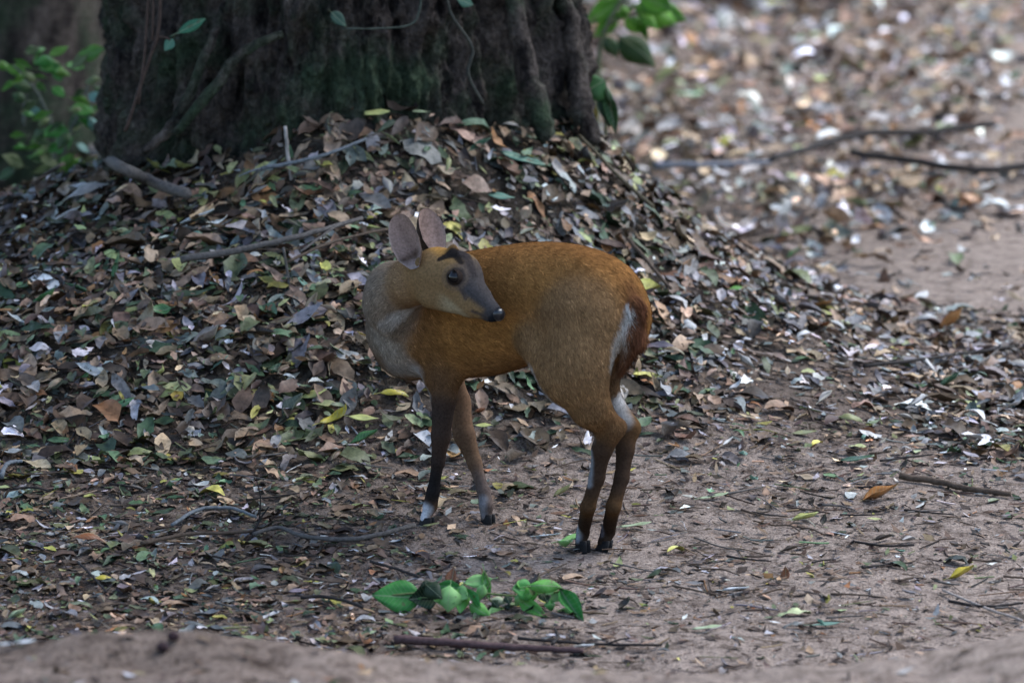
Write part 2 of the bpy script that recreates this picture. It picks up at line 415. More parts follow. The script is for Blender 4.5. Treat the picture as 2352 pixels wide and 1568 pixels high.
build_ground()
def in_trunk(x, y):
    return np.hypot(x - TX, y - TY) < 0.47
FEET = [ghit(972, 1206), ghit(1115, 1201), ghit(1332, 1264), ghit(1378, 1264)]
def build_litter():
    parts = []
    def batch(n, xr, yr, temps, smin, smax, w, layer, tiltmax, dens=1.0, spow=1.0):
        x = RNG.uniform(*xr, n); y = RNG.uniform(*yr, n)
        keep = (RNG.random(n) < coverage(x, y) * dens * (1 - .60 * bare_earth(x, y))) & ~in_trunk(x, y)
        for ft in FEET: keep &= np.hypot(x - ft[0], (y - ft[1] + .02)) > .036
        # only what a viewer near the camera could look at
        half = (y - CAM[1]) * (HALF_W / DIST)
        keep &= np.abs(x - AIMX) < half + 0.5
        x, y = x[keep], y[keep]; n = len(x)
        gx, gy = slope_tilt(x, y)
        cov = coverage(x, y)
        lay = RNG.random(n) * layer * (0.25 + cov)
        z = ground(x, y) + 0.003 + lay
        pos = np.stack([x, y, z], 1)
        size = smin + (smax - smin) * RNG.random(n) ** spow
        trod = sstep(0.62, 0.25, y + 0.08 * fbm(x * 2, y * 2, 3.3, 2))
        size = size * (1 - 0.30 * trod)
        pos[:, 2] -= lay * 0.75 * trod
        rt = np.abs(RNG.normal(0, tiltmax, n)) * (0.35 + 0.65 * cov) * (1 - 0.72 * trod); raz = RNG.uniform(0, 2 * np.pi, n)
        tx = gx + np.tan(np.clip(rt, 0, 1.2)) * np.cos(raz); ty = gy + np.tan(np.clip(rt, 0, 1.2)) * np.sin(raz)
        tilt = np.arctan(np.hypot(tx, ty)); az = np.arctan2(ty, tx)
        wmix = PW_MOUND if w is None else w
        cols = pick_cols(n, wmix) if w is None else pick_cols(n, wmix, 0.22, .5)
        if w is None:
            rightw = (sstep(0.0, 0.7, x) * sstep(0.2, 1.0, y + 0 * x)) > RNG.random(n)
            cols[rightw] = pick_cols(int(rightw.sum()), PW_RIGHT, -0.05, .5)  # lighter leaves at right: the brighter open light is painted in
        parts.append(scatter(temps, pos, size, RNG.uniform(0, 2 * np.pi, n), tilt, az, cols))
    batch(9000, (-2.0, 2.2), (-1.6, 2.6), TEMPS, 0.045, 0.092, None, 0.024, 0.32, 1.0, 1.3)
    batch(20000, (-2.0, 2.2), (-1.6, 2.6), TEMPS, 0.024, 0.070, None, 0.026, 0.38, 1.0, 1.4)
    batch(24000, (-2.0, 2.2), (-1.2, 2.6), TEMPS, 0.010, 0.036, None, 0.028, 0.42, 1.0, 1.1)
    batch(14000, (-2.0, 2.2), (-1.6, 2.6), FLAT, 0.014, 0.052, None, 0.006, 0.15, 1.0, 1.2)
    batch(22000, (-2.6, 3.4), (2.6, 11.0), TEMPS, 0.030, 0.095, PW_RIGHT, 0.030, 0.45, 0.9, 1.2)
    Vs, Fs, Cs, off = [], [], [], 0
    for V, F, C in parts:
        Vs.append(V); Fs += [f + off for f in F]; Cs.append(C); off += len(V)
    me = mesh_np('leaf_litter', np.concatenate(Vs), [np.concatenate(Fs)], True, np.concatenate(Cs))
    o = link('leaf_litter', me, M_LITTER)
    tag(o, 'thick carpet of dry brown and grey fallen leaves over mound and track', 'leaf litter', None, 'stuff')
    # crumbs of leaf, bark and straw trodden into the track
    n = 90000
    x = RNG.uniform(-1.6, 1.7, n); y = RNG.uniform(-2.4, 1.6, n)
    cl = 0.5 + 0.6 * fbm(x * 3, y * 3, 1.0, 3)
    left = sstep(0.3, -0.8, x)
    keep = (RNG.random(n) < np.clip(0.35 + 0.4 * cl + 0.35 * left, 0.05, 1) * (.10 + .90 * sstep(-1.72, -1.35, y))) & ~in_trunk(x, y)
    x, y = x[keep], y[keep]; n = len(x)
    pos = np.stack([x, y, ground(x, y) + RNG.uniform(0.001, 0.005, n)], 1)
    gx, gy = slope_tilt(x, y)
    rt = np.abs(RNG.normal(0, 0.30, n)); raz = RNG.uniform(0, 6.28, n)
    tx = gx + np.tan(np.clip(rt, 0, 1.1)) * np.cos(raz); ty = gy + np.tan(np.clip(rt, 0, 1.1)) * np.sin(raz)
    size = 0.006 + 0.030 * RNG.random(n) ** 2.4
    wd = np.array([10, 8, 7, 22, 34, 5, 3, 4.5, 2, 2, 2, 0.8, 3, 3.0])
    V, F, C = scatter(CHIP, pos, size, RNG.uniform(0, 6.28, n), np.arctan(np.hypot(tx, ty)), np.arctan2(ty, tx), pick_cols(n, wd, -.35, .55))
    # straw: fine twiglets lying flat
    m = 2600
    x = RNG.uniform(-1.6, 1.7, m); y = -1.5 + 3.0 * RNG.random(m)
    L = 0.02 + 0.07 * RNG.random(m) ** 2; a = RNG.uniform(0, 6.28, m); w = 0.0007 + 0.0012 * RNG.random(m)
    SV, SF = [], []
    st = np.linspace(-0.5, 0.5, 5)
    bend = RNG.normal(0, 0.12, m)
    px = x[:, None] + L[:, None] * (st * np.cos(a)[:, None] - bend[:, None] * (st ** 2) * np.sin(a)[:, None])
    py = y[:, None] + L[:, None] * (st * np.sin(a)[:, None] + bend[:, None] * (st ** 2) * np.cos(a)[:, None])
    pz = ground(px, py) + 0.0025 + RNG.random((m, 1)) * 0.004
    nx_, ny_ = -np.sin(a)[:, None], np.cos(a)[:, None]
    for sx, sz in ((1, 0), (-0.5, 0.87), (-0.5, -0.87)):
        SV.append(np.stack([px + nx_ * w[:, None] * sx, py + ny_ * w[:, None] * sx, pz + w[:, None] * sz], -1))
    SV = np.stack(SV, 2).reshape(-1, 3)                 # m,5,3
    b = (np.arange(m) * 15)[:, None, None] + (np.arange(4) * 3)[None, :, None]
    for j in range(3):
        q = np.array([j, (j + 1) % 3, 3 + (j + 1) % 3, 3 + j])[None, None]
        SF.append((b + q).reshape(-1, 4))
    SF = np.concatenate(SF) + len(V)
    SC_ = np.repeat(pick_cols(m, wd), 15, 0)
    me = mesh_np('trodden_debris', np.concatenate([V, SV]), F + [SF], True, np.concatenate([C, SC_]))
    o = link('trodden_debris', me, M_DEBRIS)
    tag(o, 'crumbled leaf bits and straw trodden into the sandy track', 'debris', None, 'stuff')
build_litter()

# ================================================================== tubes (twigs, stems, roots)
def tube(pts, radii, sides=7, sub=4, wob=0.0, seed=0, cap=True):
    pts = np.asarray(pts, dtype=np.float64); n = len(pts)
    if n > 2:                                            # Catmull-Rom
        ext = np.vstack([2 * pts[0] - pts[1], pts, 2 * pts[-1] - pts[-2]]); rr = np.asarray(radii, dtype=float)
        P, R = [], []
        for i in range(n - 1):
            p0, p1, p2, p3 = ext[i:i + 4]
            for t in np.linspace(0, 1, sub, endpoint=False):
                P.append(0.5 * ((2 * p1) + (-p0 + p2) * t + (2 * p0 - 5 * p1 + 4 * p2 - p3) * t * t + (-p0 + 3 * p1 - 3 * p2 + p3) * t ** 3))
                R.append(rr[i] * (1 - t) + rr[i + 1] * t)
        P.append(pts[-1]); R.append(rr[-1]); P = np.array(P); R = np.array(R)
    else:
        t = np.linspace(0, 1, sub + 1)[:, None]; P = pts[0] * (1 - t) + pts[1] * t; R = np.linspace(radii[0], radii[1], sub + 1)
    rg = np.random.default_rng(seed)
    if wob: P = P + rg.normal(0, 1, P.shape) * (R * wob)[:, None]
    D = np.gradient(P, axis=0); D /= np.linalg.norm(D, axis=1)[:, None] + 1e-9
    ref = np.array([0.13, 0.2, 1.0]) if abs(D[0][2]) < 0.8 else np.array([1.0, 0.1, 0.0])
    A = np.cross(D, ref); A /= np.linalg.norm(A, axis=1)[:, None]; B = np.cross(D, A)
    th = np.linspace(0, 2 * np.pi, sides, endpoint=False)
    Rk = R[:, None] * (1 + (wob * 0.25) * rg.normal(0, 1, (len(P), sides)))
    V = P[:, None] + Rk[..., None] * (np.cos(th)[None, :, None] * A[:, None] + np.sin(th)[None, :, None] * B[:, None])
    V = V.reshape(-1, 3); m = len(P)
    i = np.arange(m * sides).reshape(m, sides)
    F = [np.stack([i[:-1].ravel(), np.roll(i, -1, 1)[:-1].ravel(), np.roll(i, -1, 1)[1:].ravel(), i[1:].ravel()], 1)]
    if cap:
        V = np.vstack([V, P[0], P[-1]]); a, b = m * sides, m * sides + 1
        F.append(np.stack([np.full(sides, a), np.roll(i[0], -1), i[0]], 1)); F.append(np.stack([np.full(sides, b), i[-1], np.roll(i[-1], -1)], 1))
    return V, F
def join_geo(parts):
    Vs, Fs, off = [], [], 0
    for V, F in parts:
        Vs.append(V); Fs += [np.asarray(f) + off for f in F]; off += len(V)
    return np.concatenate(Vs), Fs

# ================================================================== the deer
YAW = math.radians(33)
DF = np.array([-math.cos(YAW), math.sin(YAW), 0.0])       # the deer's forward
DL = np.array([-math.sin(YAW), -math.cos(YAW), 0.0])      # its left flank, towards the camera
DU = np.array([0, 0, 1.0])
fNF = ghit(972, 1206); fFF = ghit(1115, 1201); fNH = ghit(1332, 1264); fFH = ghit(1378, 1264)
def mixp(a, b, t): return a * (1 - t) + b * t
def chain(px, ys): return [at(a, b, y) for (a, b), y in zip(px, ys)]

HC = at(1004, 628, -0.080); HB = at(1050, 638, -0.108); HM = at(1094, 684, -0.143); HN = at(1137, 720, -0.170)
HF = (HN - HC) / np.linalg.norm(HN - HC)
_up = at(1083, 570, -0.09) - at(1050, 640, -0.105)
HU = _up - HF * np.dot(_up, HF); HU = HU + np.array([0, -0.0, 0.0]); HU /= np.linalg.norm(HU)
HS = np.cross(HF, HU)                                      # sideways
if HS[1] > 0: HS = -HS                                     # pointing to the side we see
HL = float(np.linalg.norm(HN - HC))

PR = []   # name, A, B, ra, rb, lateral axis, lateral scale, group, k, comb direction
def prim(name, A, B, ra, rb, group, k, comb, lat=None, s=1.0):
    PR.append((name, np.asarray(A, float), np.asarray(B, float), ra, rb, lat, s, group, k, np.asarray(comb, float)))
back = -DF * 0.9 + np.array([0, 0, -0.45])
T1 = at(978, 737, .112); T2 = at(1120, 717, .03); T3 = at(1260, 685, -.05); T4 = at(1372, 695, -.115); T5 = at(1422, 740, -.138)
def spline_prims(name, pts, rad, lat, sc, group, k, comb, n=5):
    ext = np.vstack([2 * pts[0] - pts[1], pts, 2 * pts[-1] - pts[-2]]); rx = np.concatenate([[2 * rad[0] - rad[1]], rad, [2 * rad[-1] - rad[-2]]]); sx_ = np.concatenate([[sc[0]], sc, [sc[-1]]])
    def cr(a, i, t):
        p0, p1, p2, p3 = a[i:i + 4]
        return 0.5 * ((2 * p1) + (-p0 + p2) * t + (2 * p0 - 5 * p1 + 4 * p2 - p3) * t * t + (-p0 + 3 * p1 - 3 * p2 + p3) * t ** 3)
    S = [(cr(ext, i, t), cr(rx, i, t), cr(sx_, i, t)) for i in range(len(pts) - 1) for t in np.arange(n) / n] + [(pts[-1], rad[-1], sc[-1])]
    for (A, ra, sa), (B, rb, sb) in zip(S[:-1], S[1:]):
        prim(name, A, B, float(ra), float(rb), group, k, comb, lat, float(0.5 * (sa + sb)))
spline_prims('trunk', np.array([T1, T2, T3, T4, T5]), np.array([.097, .104, .092, .079, .052]), DL, np.array([.76, .80, .76, .84, .92]), 'B', .012, back)
prim('chest', at(926, 795, .135), T1, .052, .085, 'B', .035, back + DU * -.6, DL, .8)
nB = at(928, 752, .096); nM = at(905, 694, .030); nU = at(907, 664, .002); nH = at(948, 648, -.048)
prim('neck', nB, T1, .058, .080, 'B', .03, back + DU * -.4)
prim('neck', nM, nB, .047, .058, 'B', .03, DU * -1 + DF * .3)
prim('neck', nM, nB, .047, .058, 'H', .02, DU * -1 + DF * .3)
prim('nape', nU, nM, .040, .047, 'H', .03, DU * -1 + DF * .4)
prim('nape', nH, nU, .038, .041, 'H', .03, DF * .9 - DU * .3)
prim('head', HC, nH, .040, .037, 'H', .02, -HF)
prim('head', HC, HB + HU * .002, .041, .040, 'H', .02, -HF, HS, .90)
prim('face', HB, HM, .039, .0235, 'H', .02, -HF, HS, .84)
prim('face', HM, HN, .0235, .0140, 'H', .012, -HF, HS, .95)
prim('jaw', HC + HF * .018 - HU * .032, HM - HU * .019, .027, .0165, 'H', .014, -HF, HS, .85)
prim('jaw', HM - HU * .019, HN - HU * .0095 - HF * .006, .0155, .0085, 'H', .008, -HF)
for sg in (1, -1):
    prim('brow', HB + HU * .031 - HF * .006 + HS * .020 * sg, HC + HU * .038 + HF * .016 + HS * .021 * sg, .009, .008, 'H', .010, -HF)
    prim('pedicel', HC + HU * .036 + HF * .018 + HS * .021 * sg, HC + HU * .050 + HF * .014 + HS * .024 * sg, .0085, .0070, 'H', .008, HU)
# near hind leg
tN = -.178
hh = fNH[1]
prim('flank', at(1236, 786, -.105), at(1286, 882, -.165), .036, .028, 'B', .035, back + DU * -1)
prim('thigh', at(1338, 748, -.160), at(1322, 845, tN), .078, .060, 'B', .026, back + DU * -1, DL, .6)
prim('thigh', at(1322, 845, tN), at(1354, 930, tN), .060, .037, 'B', .02, DU * -1 + DF * -.3, DL, .7)
prim('gaskin', at(1354, 930, tN), at(1398, 985, -.158), .036, .021, 'B', .014, DU * -1 - DF * .3, DL, .75)
prim('hock', at(1360, 925, tN), at(1422, 980, -.158), .016, .011, 'B', .014, -DU)
prim('hock', at(1422, 980, -.158), at(1388, 1030, -.152), .011, .012, 'B', .012, -DU)
prim('hock', at(1398, 985, -.158), at(1382, 1033, -.152), .021, .0165, 'B', .010, -DU)
prim('cannon', at(1382, 1033, -.152), at(1371, 1097, -.145), .0165, .0128, 'B', .008, -DU)
prim('cannon', at(1371, 1097, -.145), at(1351, 1163, -.138), .0125, .0122, 'B', .008, -DU)
prim('pastern', at(1351, 1163, -.138), at(1339, 1222, hh + .004), .0128, .0108, 'B', .006, -DU)
prim('pastern', at(1339, 1222, hh + .004), at(1334, 1246, hh), .0112, .0100, 'B', .005, -DU)
# far hind leg
tF = -.075; hh = fFH[1]
prim('far_thigh', at(1370, 770, -.095), at(1364, 870, tF), .070, .046, 'B', .03, back + DU * -1, DL, .7)
prim('far_thigh', at(1364, 870, tF), at(1392, 930, tF), .042, .030, 'B', .012, -DU, DL, .7)
prim('far_gaskin', at(1392, 930, tF), at(1440, 983, -.09), .029, .021, 'B', .010, -DU, DL, .8)
prim('far_hock', at(1398, 915, tF), at(1456, 984, -.09), .015, .0105, 'B', .012, -DU)
prim('far_hock', at(1440, 983, -.09), at(1436, 1033, -.10), .0205, .0152, 'B', .008, -DU)
prim('far_cannon', at(1436, 1033, -.10), at(1428, 1097, -.11), .0152, .0122, 'B', .007, -DU)
prim('far_cannon', at(1428, 1097, -.11), at(1409, 1163, -.12), .0122, .0126, 'B', .007, -DU)
prim('far_pastern', at(1409, 1163, -.12), at(1397, 1220, hh + .004), .0128, .0118, 'B', .006, -DU)
prim('far_pastern', at(1397, 1220, hh + .004), at(1386, 1246, hh), .0118, .0105, 'B', .005, -DU)
# near foreleg
sN = .038; hh = fNF[1]
prim('hip', at(1330, 628, -.135), at(1395, 690, -.165), .018, .024, 'B', .03, back, DL, .7)
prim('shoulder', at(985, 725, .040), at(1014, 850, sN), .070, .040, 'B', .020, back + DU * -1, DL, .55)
prim('forearm', at(1016, 845, sN), at(1020, 910, sN), .033, .0225, 'B', .016, -DU, DL, .75)
prim('forearm', at(1020, 910, sN), at(1013, 1000, mixp(sN, hh, .4)), .0225, .0165, 'B', .010, -DU, DL, .85)
prim('knee', at(1013, 1000, mixp(sN, hh, .4)), at(1006, 1060, mixp(sN, hh, .6)), .0165, .0112, 'B', .008, -DU)
prim('fore_cannon', at(1006, 1060, mixp(sN, hh, .6)), at(995, 1129, mixp(sN, hh, .85)), .0102, .0104, 'B', .008, -DU)
prim('fore_pastern', at(995, 1129, mixp(sN, hh, .85)), at(988, 1160, hh), .0112, .0130, 'B', .006, -DU)
prim('white_pastern', at(988, 1163, hh), at(977, 1190, hh), .0110, .0092, 'B', .005, -DU)
# far foreleg
sF = .132; hh = fFF[1]
prim('far_forearm', at(1015, 850, sF), at(1048, 925, sF), .037, .025, 'B', .016, -DU, DL, .75)
prim('far_forearm', at(1048, 925, sF), at(1067, 1000, mixp(sF, hh, .4)), .025, .0176, 'B', .010, -DU, DL, .85)
prim('far_knee', at(1067, 1000, mixp(sF, hh, .4)), at(1090, 1062, mixp(sF, hh, .6)), .0182, .0122, 'B', .008, -DU)
prim('far_fore_cannon', at(1090, 1062, mixp(sF, hh, .6)), at(1111, 1129, mixp(sF, hh, .85)), .0112, .0106, 'B', .008, -DU)
prim('far_fore_pastern', at(1111, 1129, mixp(sF, hh, .85)), at(1117, 1160, hh), .0112, .0130, 'B', .006, -DU)
prim('far_fore_pastern', at(1117, 1163, hh), at(1117, 1188, hh), .0114, .0100, 'B', .005, -DU)
# tail
tl = chain([(1432, 672), (1455, 712), (1456, 775), (1430, 838)], [-.165, -.188, -.195, -.185])
prim('tail', tl[0], tl[1], .016, .0185, 'T', .012, tl[1] - tl[0], DL, .8)
prim('tail', tl[1], tl[2], .0185, .020, 'T', .012, tl[2] - tl[1], DL, .8)
prim('tail', tl[2], tl[3], .020, .0085, 'T', .012, tl[3] - tl[2], DL, .8)

def prim_dist(p, pr):
    _, A, B, ra, rb, lat, s = pr[:7]
    q = p
    if lat is not None:
        f = 1.0 / s - 1.0
        q = p + (f * (p @ lat.astype(p.dtype)))[..., None] * lat.astype(p.dtype)
        A = A + f * np.dot(A, lat) * lat; B = B + f * np.dot(B, lat) * lat
    A = A.astype(p.dtype); B = B.astype(p.dtype)
    ba = B - A
    w = q - A
    t = np.clip((w @ ba) / np.dot(ba, ba), 0, 1)
    d = w - t[..., None] * ba
    return (np.sqrt((d * d).sum(-1)) - (ra + (rb - ra) * t)) * (0.5 + 0.5 * s)
def smin(a, b, k):
    h = np.clip(k - np.abs(a - b), 0, None) / k
    return np.minimum(a, b) - h * h * k * 0.25

VOX = 0.0027
def build_sdf():
    lo = np.array([9, 9, 9.0]); hi = -lo
    for pr in PR:
        for P_, r in ((pr[1], pr[3]), (pr[2], pr[4])):
            lo = np.minimum(lo, P_ - r - .02); hi = np.maximum(hi, P_ + r + .02)
    n = np.ceil((hi - lo) / VOX).astype(int) + 1
    G = {g: np.full(n, 0.2, dtype=np.float32) for g in 'BHT'}
    for pr in PR:
        pad = 0.05
        a = np.minimum(pr[1] - pr[3], pr[2] - pr[4]) - pad; b = np.maximum(pr[1] + pr[3], pr[2] + pr[4]) + pad
        i0 = np.clip(np.floor((a - lo) / VOX).astype(int), 0, n - 1); i1 = np.clip(np.ceil((b - lo) / VOX).astype(int) + 1, 1, n)
        ax = [(lo[c] + VOX * np.arange(i0[c], i1[c])).astype(np.float32) for c in range(3)]
        p = np.stack(np.meshgrid(*ax, indexing='ij'), -1)
        d = prim_dist(p, pr).astype(np.float32)
        sl = tuple(slice(i0[c], i1[c]) for c in range(3))
        g = G[pr[7]]
        g[sl] = smin(g[sl], d, np.float32(pr[8]))
    D = smin(smin(G['B'], G['H'], np.float32(.008)), G['T'], np.float32(.006))
    return D, lo
def surface_nets(D, lo, h):
    s = D < 0
    nx, ny, nz = D.shape
    c = np.zeros((nx - 1, ny - 1, nz - 1), dtype=np.int8)
    for i in (0, 1):
        for j in (0, 1):
            for k in (0, 1):
                c += s[i:nx - 1 + i, j:ny - 1 + j, k:nz - 1 + k]
    act = (c > 0) & (c < 8)
    idx = np.full(act.shape, -1, dtype=np.int64); ci = np.argwhere(act); idx[act] = np.arange(len(ci))
    acc = np.zeros((len(ci), 3)); cnt = np.zeros(len(ci))
    corners = [(i, j, k) for i in (0, 1) for j in (0, 1) for k in (0, 1)]
    val = {cn: D[ci[:, 0] + cn[0], ci[:, 1] + cn[1], ci[:, 2] + cn[2]] for cn in corners}
    for a in corners:
        for b in corners:
            if sum(abs(a[q] - b[q]) for q in range(3)) == 1 and a < b:
                va, vb = val[a], val[b]; cr = (va < 0) != (vb < 0)
                t = va[cr] / (va[cr] - vb[cr])
                acc[cr] += np.array(a) + t[:, None] * (np.array(b) - np.array(a)); cnt[cr] += 1
    V = lo + h * (ci + acc / cnt[:, None])
    Q = []
    for ax in range(3):
        sl0 = [slice(None)] * 3; sl1 = [slice(None)] * 3
        sl0[ax] = slice(0, -1); sl1[ax] = slice(1, None)
        e = np.argwhere(s[tuple(sl0)] != s[tuple(sl1)])
        o1, o2 = [q for q in range(3) if q != ax]
        e = e[(e[:, o1] > 0) & (e[:, o2] > 0) & (e[:, o1] < D.shape[o1] - 1) & (e[:, o2] < D.shape[o2] - 1)]
        q = []
        for da, db in ((-1, -1), (0, -1), (0, 0), (-1, 0)):
            f = e.copy(); f[:, o1] += da; f[:, o2] += db
            q.append(idx[f[:, 0], f[:, 1], f[:, 2]])
        q = np.stack(q, 1)
        flip = s[e[:, 0], e[:, 1], e[:, 2]]
        if ax == 1: flip = ~flip
        q[~flip] = q[~flip][:, ::-1]
        Q.append(q)
    return V, np.concatenate(Q)
def smooth_verts(V, Q, it=3, lam=0.5, mu=-0.52):
    E = np.concatenate([Q[:, [0, 1]], Q[:, [1, 2]], Q[:, [2, 3]], Q[:, [3, 0]]])
    for n in range(it):
        for w in (lam, mu):
            A = np.zeros_like(V); C = np.bincount(E[:, 0], minlength=len(V)) + np.bincount(E[:, 1], minlength=len(V))
            for c in range(3):
                A[:, c] = np.bincount(E[:, 0], V[E[:, 1], c], len(V)) + np.bincount(E[:, 1], V[E[:, 0], c], len(V))
            V = V + w * (A / np.maximum(C, 1)[:, None] - V)
    return V
def vert_normals(V, Q):
    N = np.cross(V[Q[:, 2]] - V[Q[:, 0]], V[Q[:, 3]] - V[Q[:, 1]])
    out = np.zeros_like(V)
    for k in range(4):
        for c in range(3): out[:, c] += np.bincount(Q[:, k], N[:, c], len(V))
    return out / (np.linalg.norm(out, axis=1)[:, None] + 1e-12)

def segd(P, A, B):
    A = np.asarray(A); B = np.asarray(B); ba = B - A
    t = np.clip(((P - A) @ ba) / np.dot(ba, ba), 0, 1)
    return np.linalg.norm(P - (A + t[:, None] * ba), axis=1), t
def lerpc(c, col, w):
    return c * (1 - w[:, None]) + np.asarray(col) * w[:, None]

GOLD = (0.172, 0.083, 0.026)
def coat(P, N, W):
    """coat colours of the animal, with some shade painted in, from where a point sits on its body"""
    n = len(P)
    nz = fbm(P[:, 0] * 30, P[:, 1] * 30, P[:, 2] * 30, 3)
    c = np.tile(np.array(GOLD), (n, 1))
    c = c * (1 + 0.14 * nz + 0.10 * fbm(P[:, 0] * 90, P[:, 1] * 90, P[:, 2] * 60, 2))[:, None]
    grey = (0.124, 0.114, 0.096)
    def w(*names): return np.clip(sum(W[k] for k in names if k in W), 0, 1)
    # back a little darker and redder, flanks golden
    c = lerpc(c, (0.150, 0.064, 0.024), 0.55 * sstep(0.45, 0.58, P[:, 2]))
    # greyer thigh, neck, chest
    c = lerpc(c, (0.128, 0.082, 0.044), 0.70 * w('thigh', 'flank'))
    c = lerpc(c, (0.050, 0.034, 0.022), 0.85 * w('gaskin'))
    c = lerpc(c, grey, 0.80 * w('neck', 'nape', 'chest'))
    c = lerpc(c, (0.060, 0.032, 0.015), 0.75 * w('shoulder'))  # dark shoulder coat, with the shade under the head painted in
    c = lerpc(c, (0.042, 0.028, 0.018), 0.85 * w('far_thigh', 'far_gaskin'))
    # legs darken downwards in the coat
    lg = w('forearm', 'knee', 'fore_cannon', 'fore_pastern')
    c = lerpc(c, (0.022, 0.020, 0.021), 0.9 * lg)
    c = lerpc(c, (0.045, 0.026, 0.018), 0.6 * w('knee'))
    c = lerpc(c, (0.070, 0.048, 0.036), 0.8 * w('far_forearm', 'far_knee'))
    c = lerpc(c, (0.070, 0.062, 0.062), 0.8 * w('far_fore_cannon', 'far_fore_pastern'))
    c = lerpc(c, (0.030, 0.020, 0.015), 0.95 * w('hock', 'cannon', 'far_hock', 'far_cannon'))
    c = lerpc(c, (0.013, 0.012, 0.012), 0.9 * w('pastern', 'far_pastern', 'fore_pastern', 'fore_cannon'))
    def blob(A, B, r, col, amt=1.0, soft=0.6):
        nonlocal c
        d, _ = segd(P, A, B)
        c = lerpc(c, col, amt * sstep(r * (1 + soft), r * (1 - soft), d + 0.25 * r * nz))
    pale = (0.30, 0.30, 0.29)
    # white of the throat, brisket and inner thighs
    blob(at(918, 832, .09), at(962, 848, .07), .028, pale, .85)
    blob(at(1378, 860, -.17), at(1402, 955, -.15), .020, (0.036, 0.022, 0.013), .75)  # shadow streak between near thigh and far leg, painted dark
    blob(at(978, 862, .05), at(985, 905, .045), .010, (0.17, 0.16, 0.15), .7)
    blob(at(1215, 850, -.135), at(1262, 905, -.165), .014, pale, .75)
    blob(at(1262, 905, -.165), at(1345, 1010, -.165), .012, (0.20, 0.20, 0.20), .7)
    blob(at(1418, 925, -.09), at(1432, 965, -.10), .016, pale, .8)
    blob(at(1356, 1040, -.155), at(1353, 1110, -.15), .007, (0.20, 0.21, 0.22), .7)
    blob(at(976, 1172, fNF[1] - .01), at(966, 1196, fNF[1] - .01), .013, (0.42, 0.43, 0.45), .9)
    blob(at(1106, 1150, fFF[1] - .01), at(1108, 1180, fFF[1] - .01), .009, (0.18, 0.18, 0.19), .7)
    blob(at(1324, 1205, fNH[1] - .01), at(1320, 1235, fNH[1] - .01), .010, (0.30, 0.31, 0.33), .7)
    blob(at(1376, 1205, fFH[1] - .01), at(1376, 1225, fFH[1] - .01), .007, (0.16, 0.15, 0.17), .7)
    # belly paler
    c = lerpc(c, (0.110, 0.075, 0.045), 0.35 * sstep(-0.4, -0.95, N[:, 2]) * w('trunk'))
    # tail: chestnut outside, white fringe beneath
    tw = w('tail')
    c = lerpc(c, (0.050, 0.020, 0.012), 0.95 * tw)
    d, _ = segd(P, tl[0] + np.array([.030, -.004, .0]), tl[2] + np.array([.022, 0, 0])); c = lerpc(c, (0.150, 0.070, 0.028), 0.7 * tw * sstep(.02, .008, d))
    blob(at(1444, 708, -.200), at(1426, 770, -.212), .0075, (0.34, 0.33, 0.30), .9)
    blob(at(1426, 770, -.212), at(1408, 836, -.200), .0105, (0.30, 0.28, 0.24), .85)
    # head, in the head's own axes: a along the face, b up, s sideways
    hw = w('head', 'face', 'jaw', 'brow', 'pedicel')
    R = P - HC; a = R @ HF / HL; b = R @ HU; s_ = np.abs(R @ HS)
    hc = np.tile(np.array((0.135, 0.085, 0.042)), (n, 1))
    hc = lerpc(hc, (0.230, 0.125, 0.038), sstep(.018, .034, b) * sstep(.35, .0, a))                 # golden crown
    hc = lerpc(hc, (0.036, 0.033, 0.034), sstep(.40, .60, a) * np.maximum(sstep(-.006, .006, b + .006 * a), sstep(.86, .96, a)))        # grey muzzle
    hc = lerpc(hc, (0.040, 0.035, 0.034), 0.85 * sstep(.012, .026, b) * sstep(.30, .42, a))           # grey forehead
    hc = lerpc(hc, (0.215, 0.175, 0.110), 0.75 * sstep(.25, .5, a) * sstep(-.014, -.024, b + .014 * a))                     # pale jaw
    hc = lerpc(hc, (0.27, 0.25, 0.20), 0.7 * sstep(.40, .62, a) * sstep(-.026, -.038, b + .022 * a))
    def mir(p): return p - 2 * HS * np.dot(p - HC, HS)
    for f_ in (lambda p: p, mir):                                                                 # dark V on the brow
        for A, B, ra, rb, col, am in ((MARK['v0'], MARK['v1'], .0040, .0110, (.010, .009, .009), .97), (MARK['v1'], MARK['v2'], .0110, .0140, (.010, .009, .009), .97),
                                      (MARK['v2'], MARK['v3'], .0110, .0050, (.026, .022, .022), .85), (MARK['v1'], MARK['v4'], .007, .005, (.010, .009, .009), .95)):
            d, t_ = segd(P, f_(A), f_(B)); rr = ra + (rb - ra) * t_
            hc = lerpc(hc, col, am * sstep(1.35, .75, d / rr))
        d, _ = segd(P, f_(MARK['g0']), f_(MARK['g1'])); hc = lerpc(hc, (.040, .032, .030), .8 * sstep(.006, .003, d))
        d, _ = segd(P, f_(MARK['m0']), f_(MARK['m1'])); hc = lerpc(hc, (.035, .028, .026), .8 * sstep(.0045, .002, d))
    hc = lerpc(hc, (.016, .013, .012), .9 * w('pedicel'))
    d, _ = segd(P, HN + HF * .012 + HU * .006, HN + HF * .009 - HU * .008)
    hc = lerpc(hc, (0.010, 0.011, 0.014), sstep(.016, .011, d))                                   # nose leather
    d = np.linalg.norm(P - EYE, axis=1)
    hc = lerpc(hc, (0.030, 0.024, 0.022), 0.95 * sstep(.0190, .0145, d))
    hc = lerpc(hc, (0.085, 0.062, 0.048), 0.4 * sstep(.026, .022, d) * sstep(.0165, .0195, d))
    c = c * (1 - hw[:, None]) + hc * hw[:, None]
    blob(MARK['th0'], MARK['t0'], .014, pale, .50)
    blob(MARK['t0'], MARK['t2'], .012, pale, .72)
    blob(MARK['t2'], MARK['t3'], .008, pale, .55)
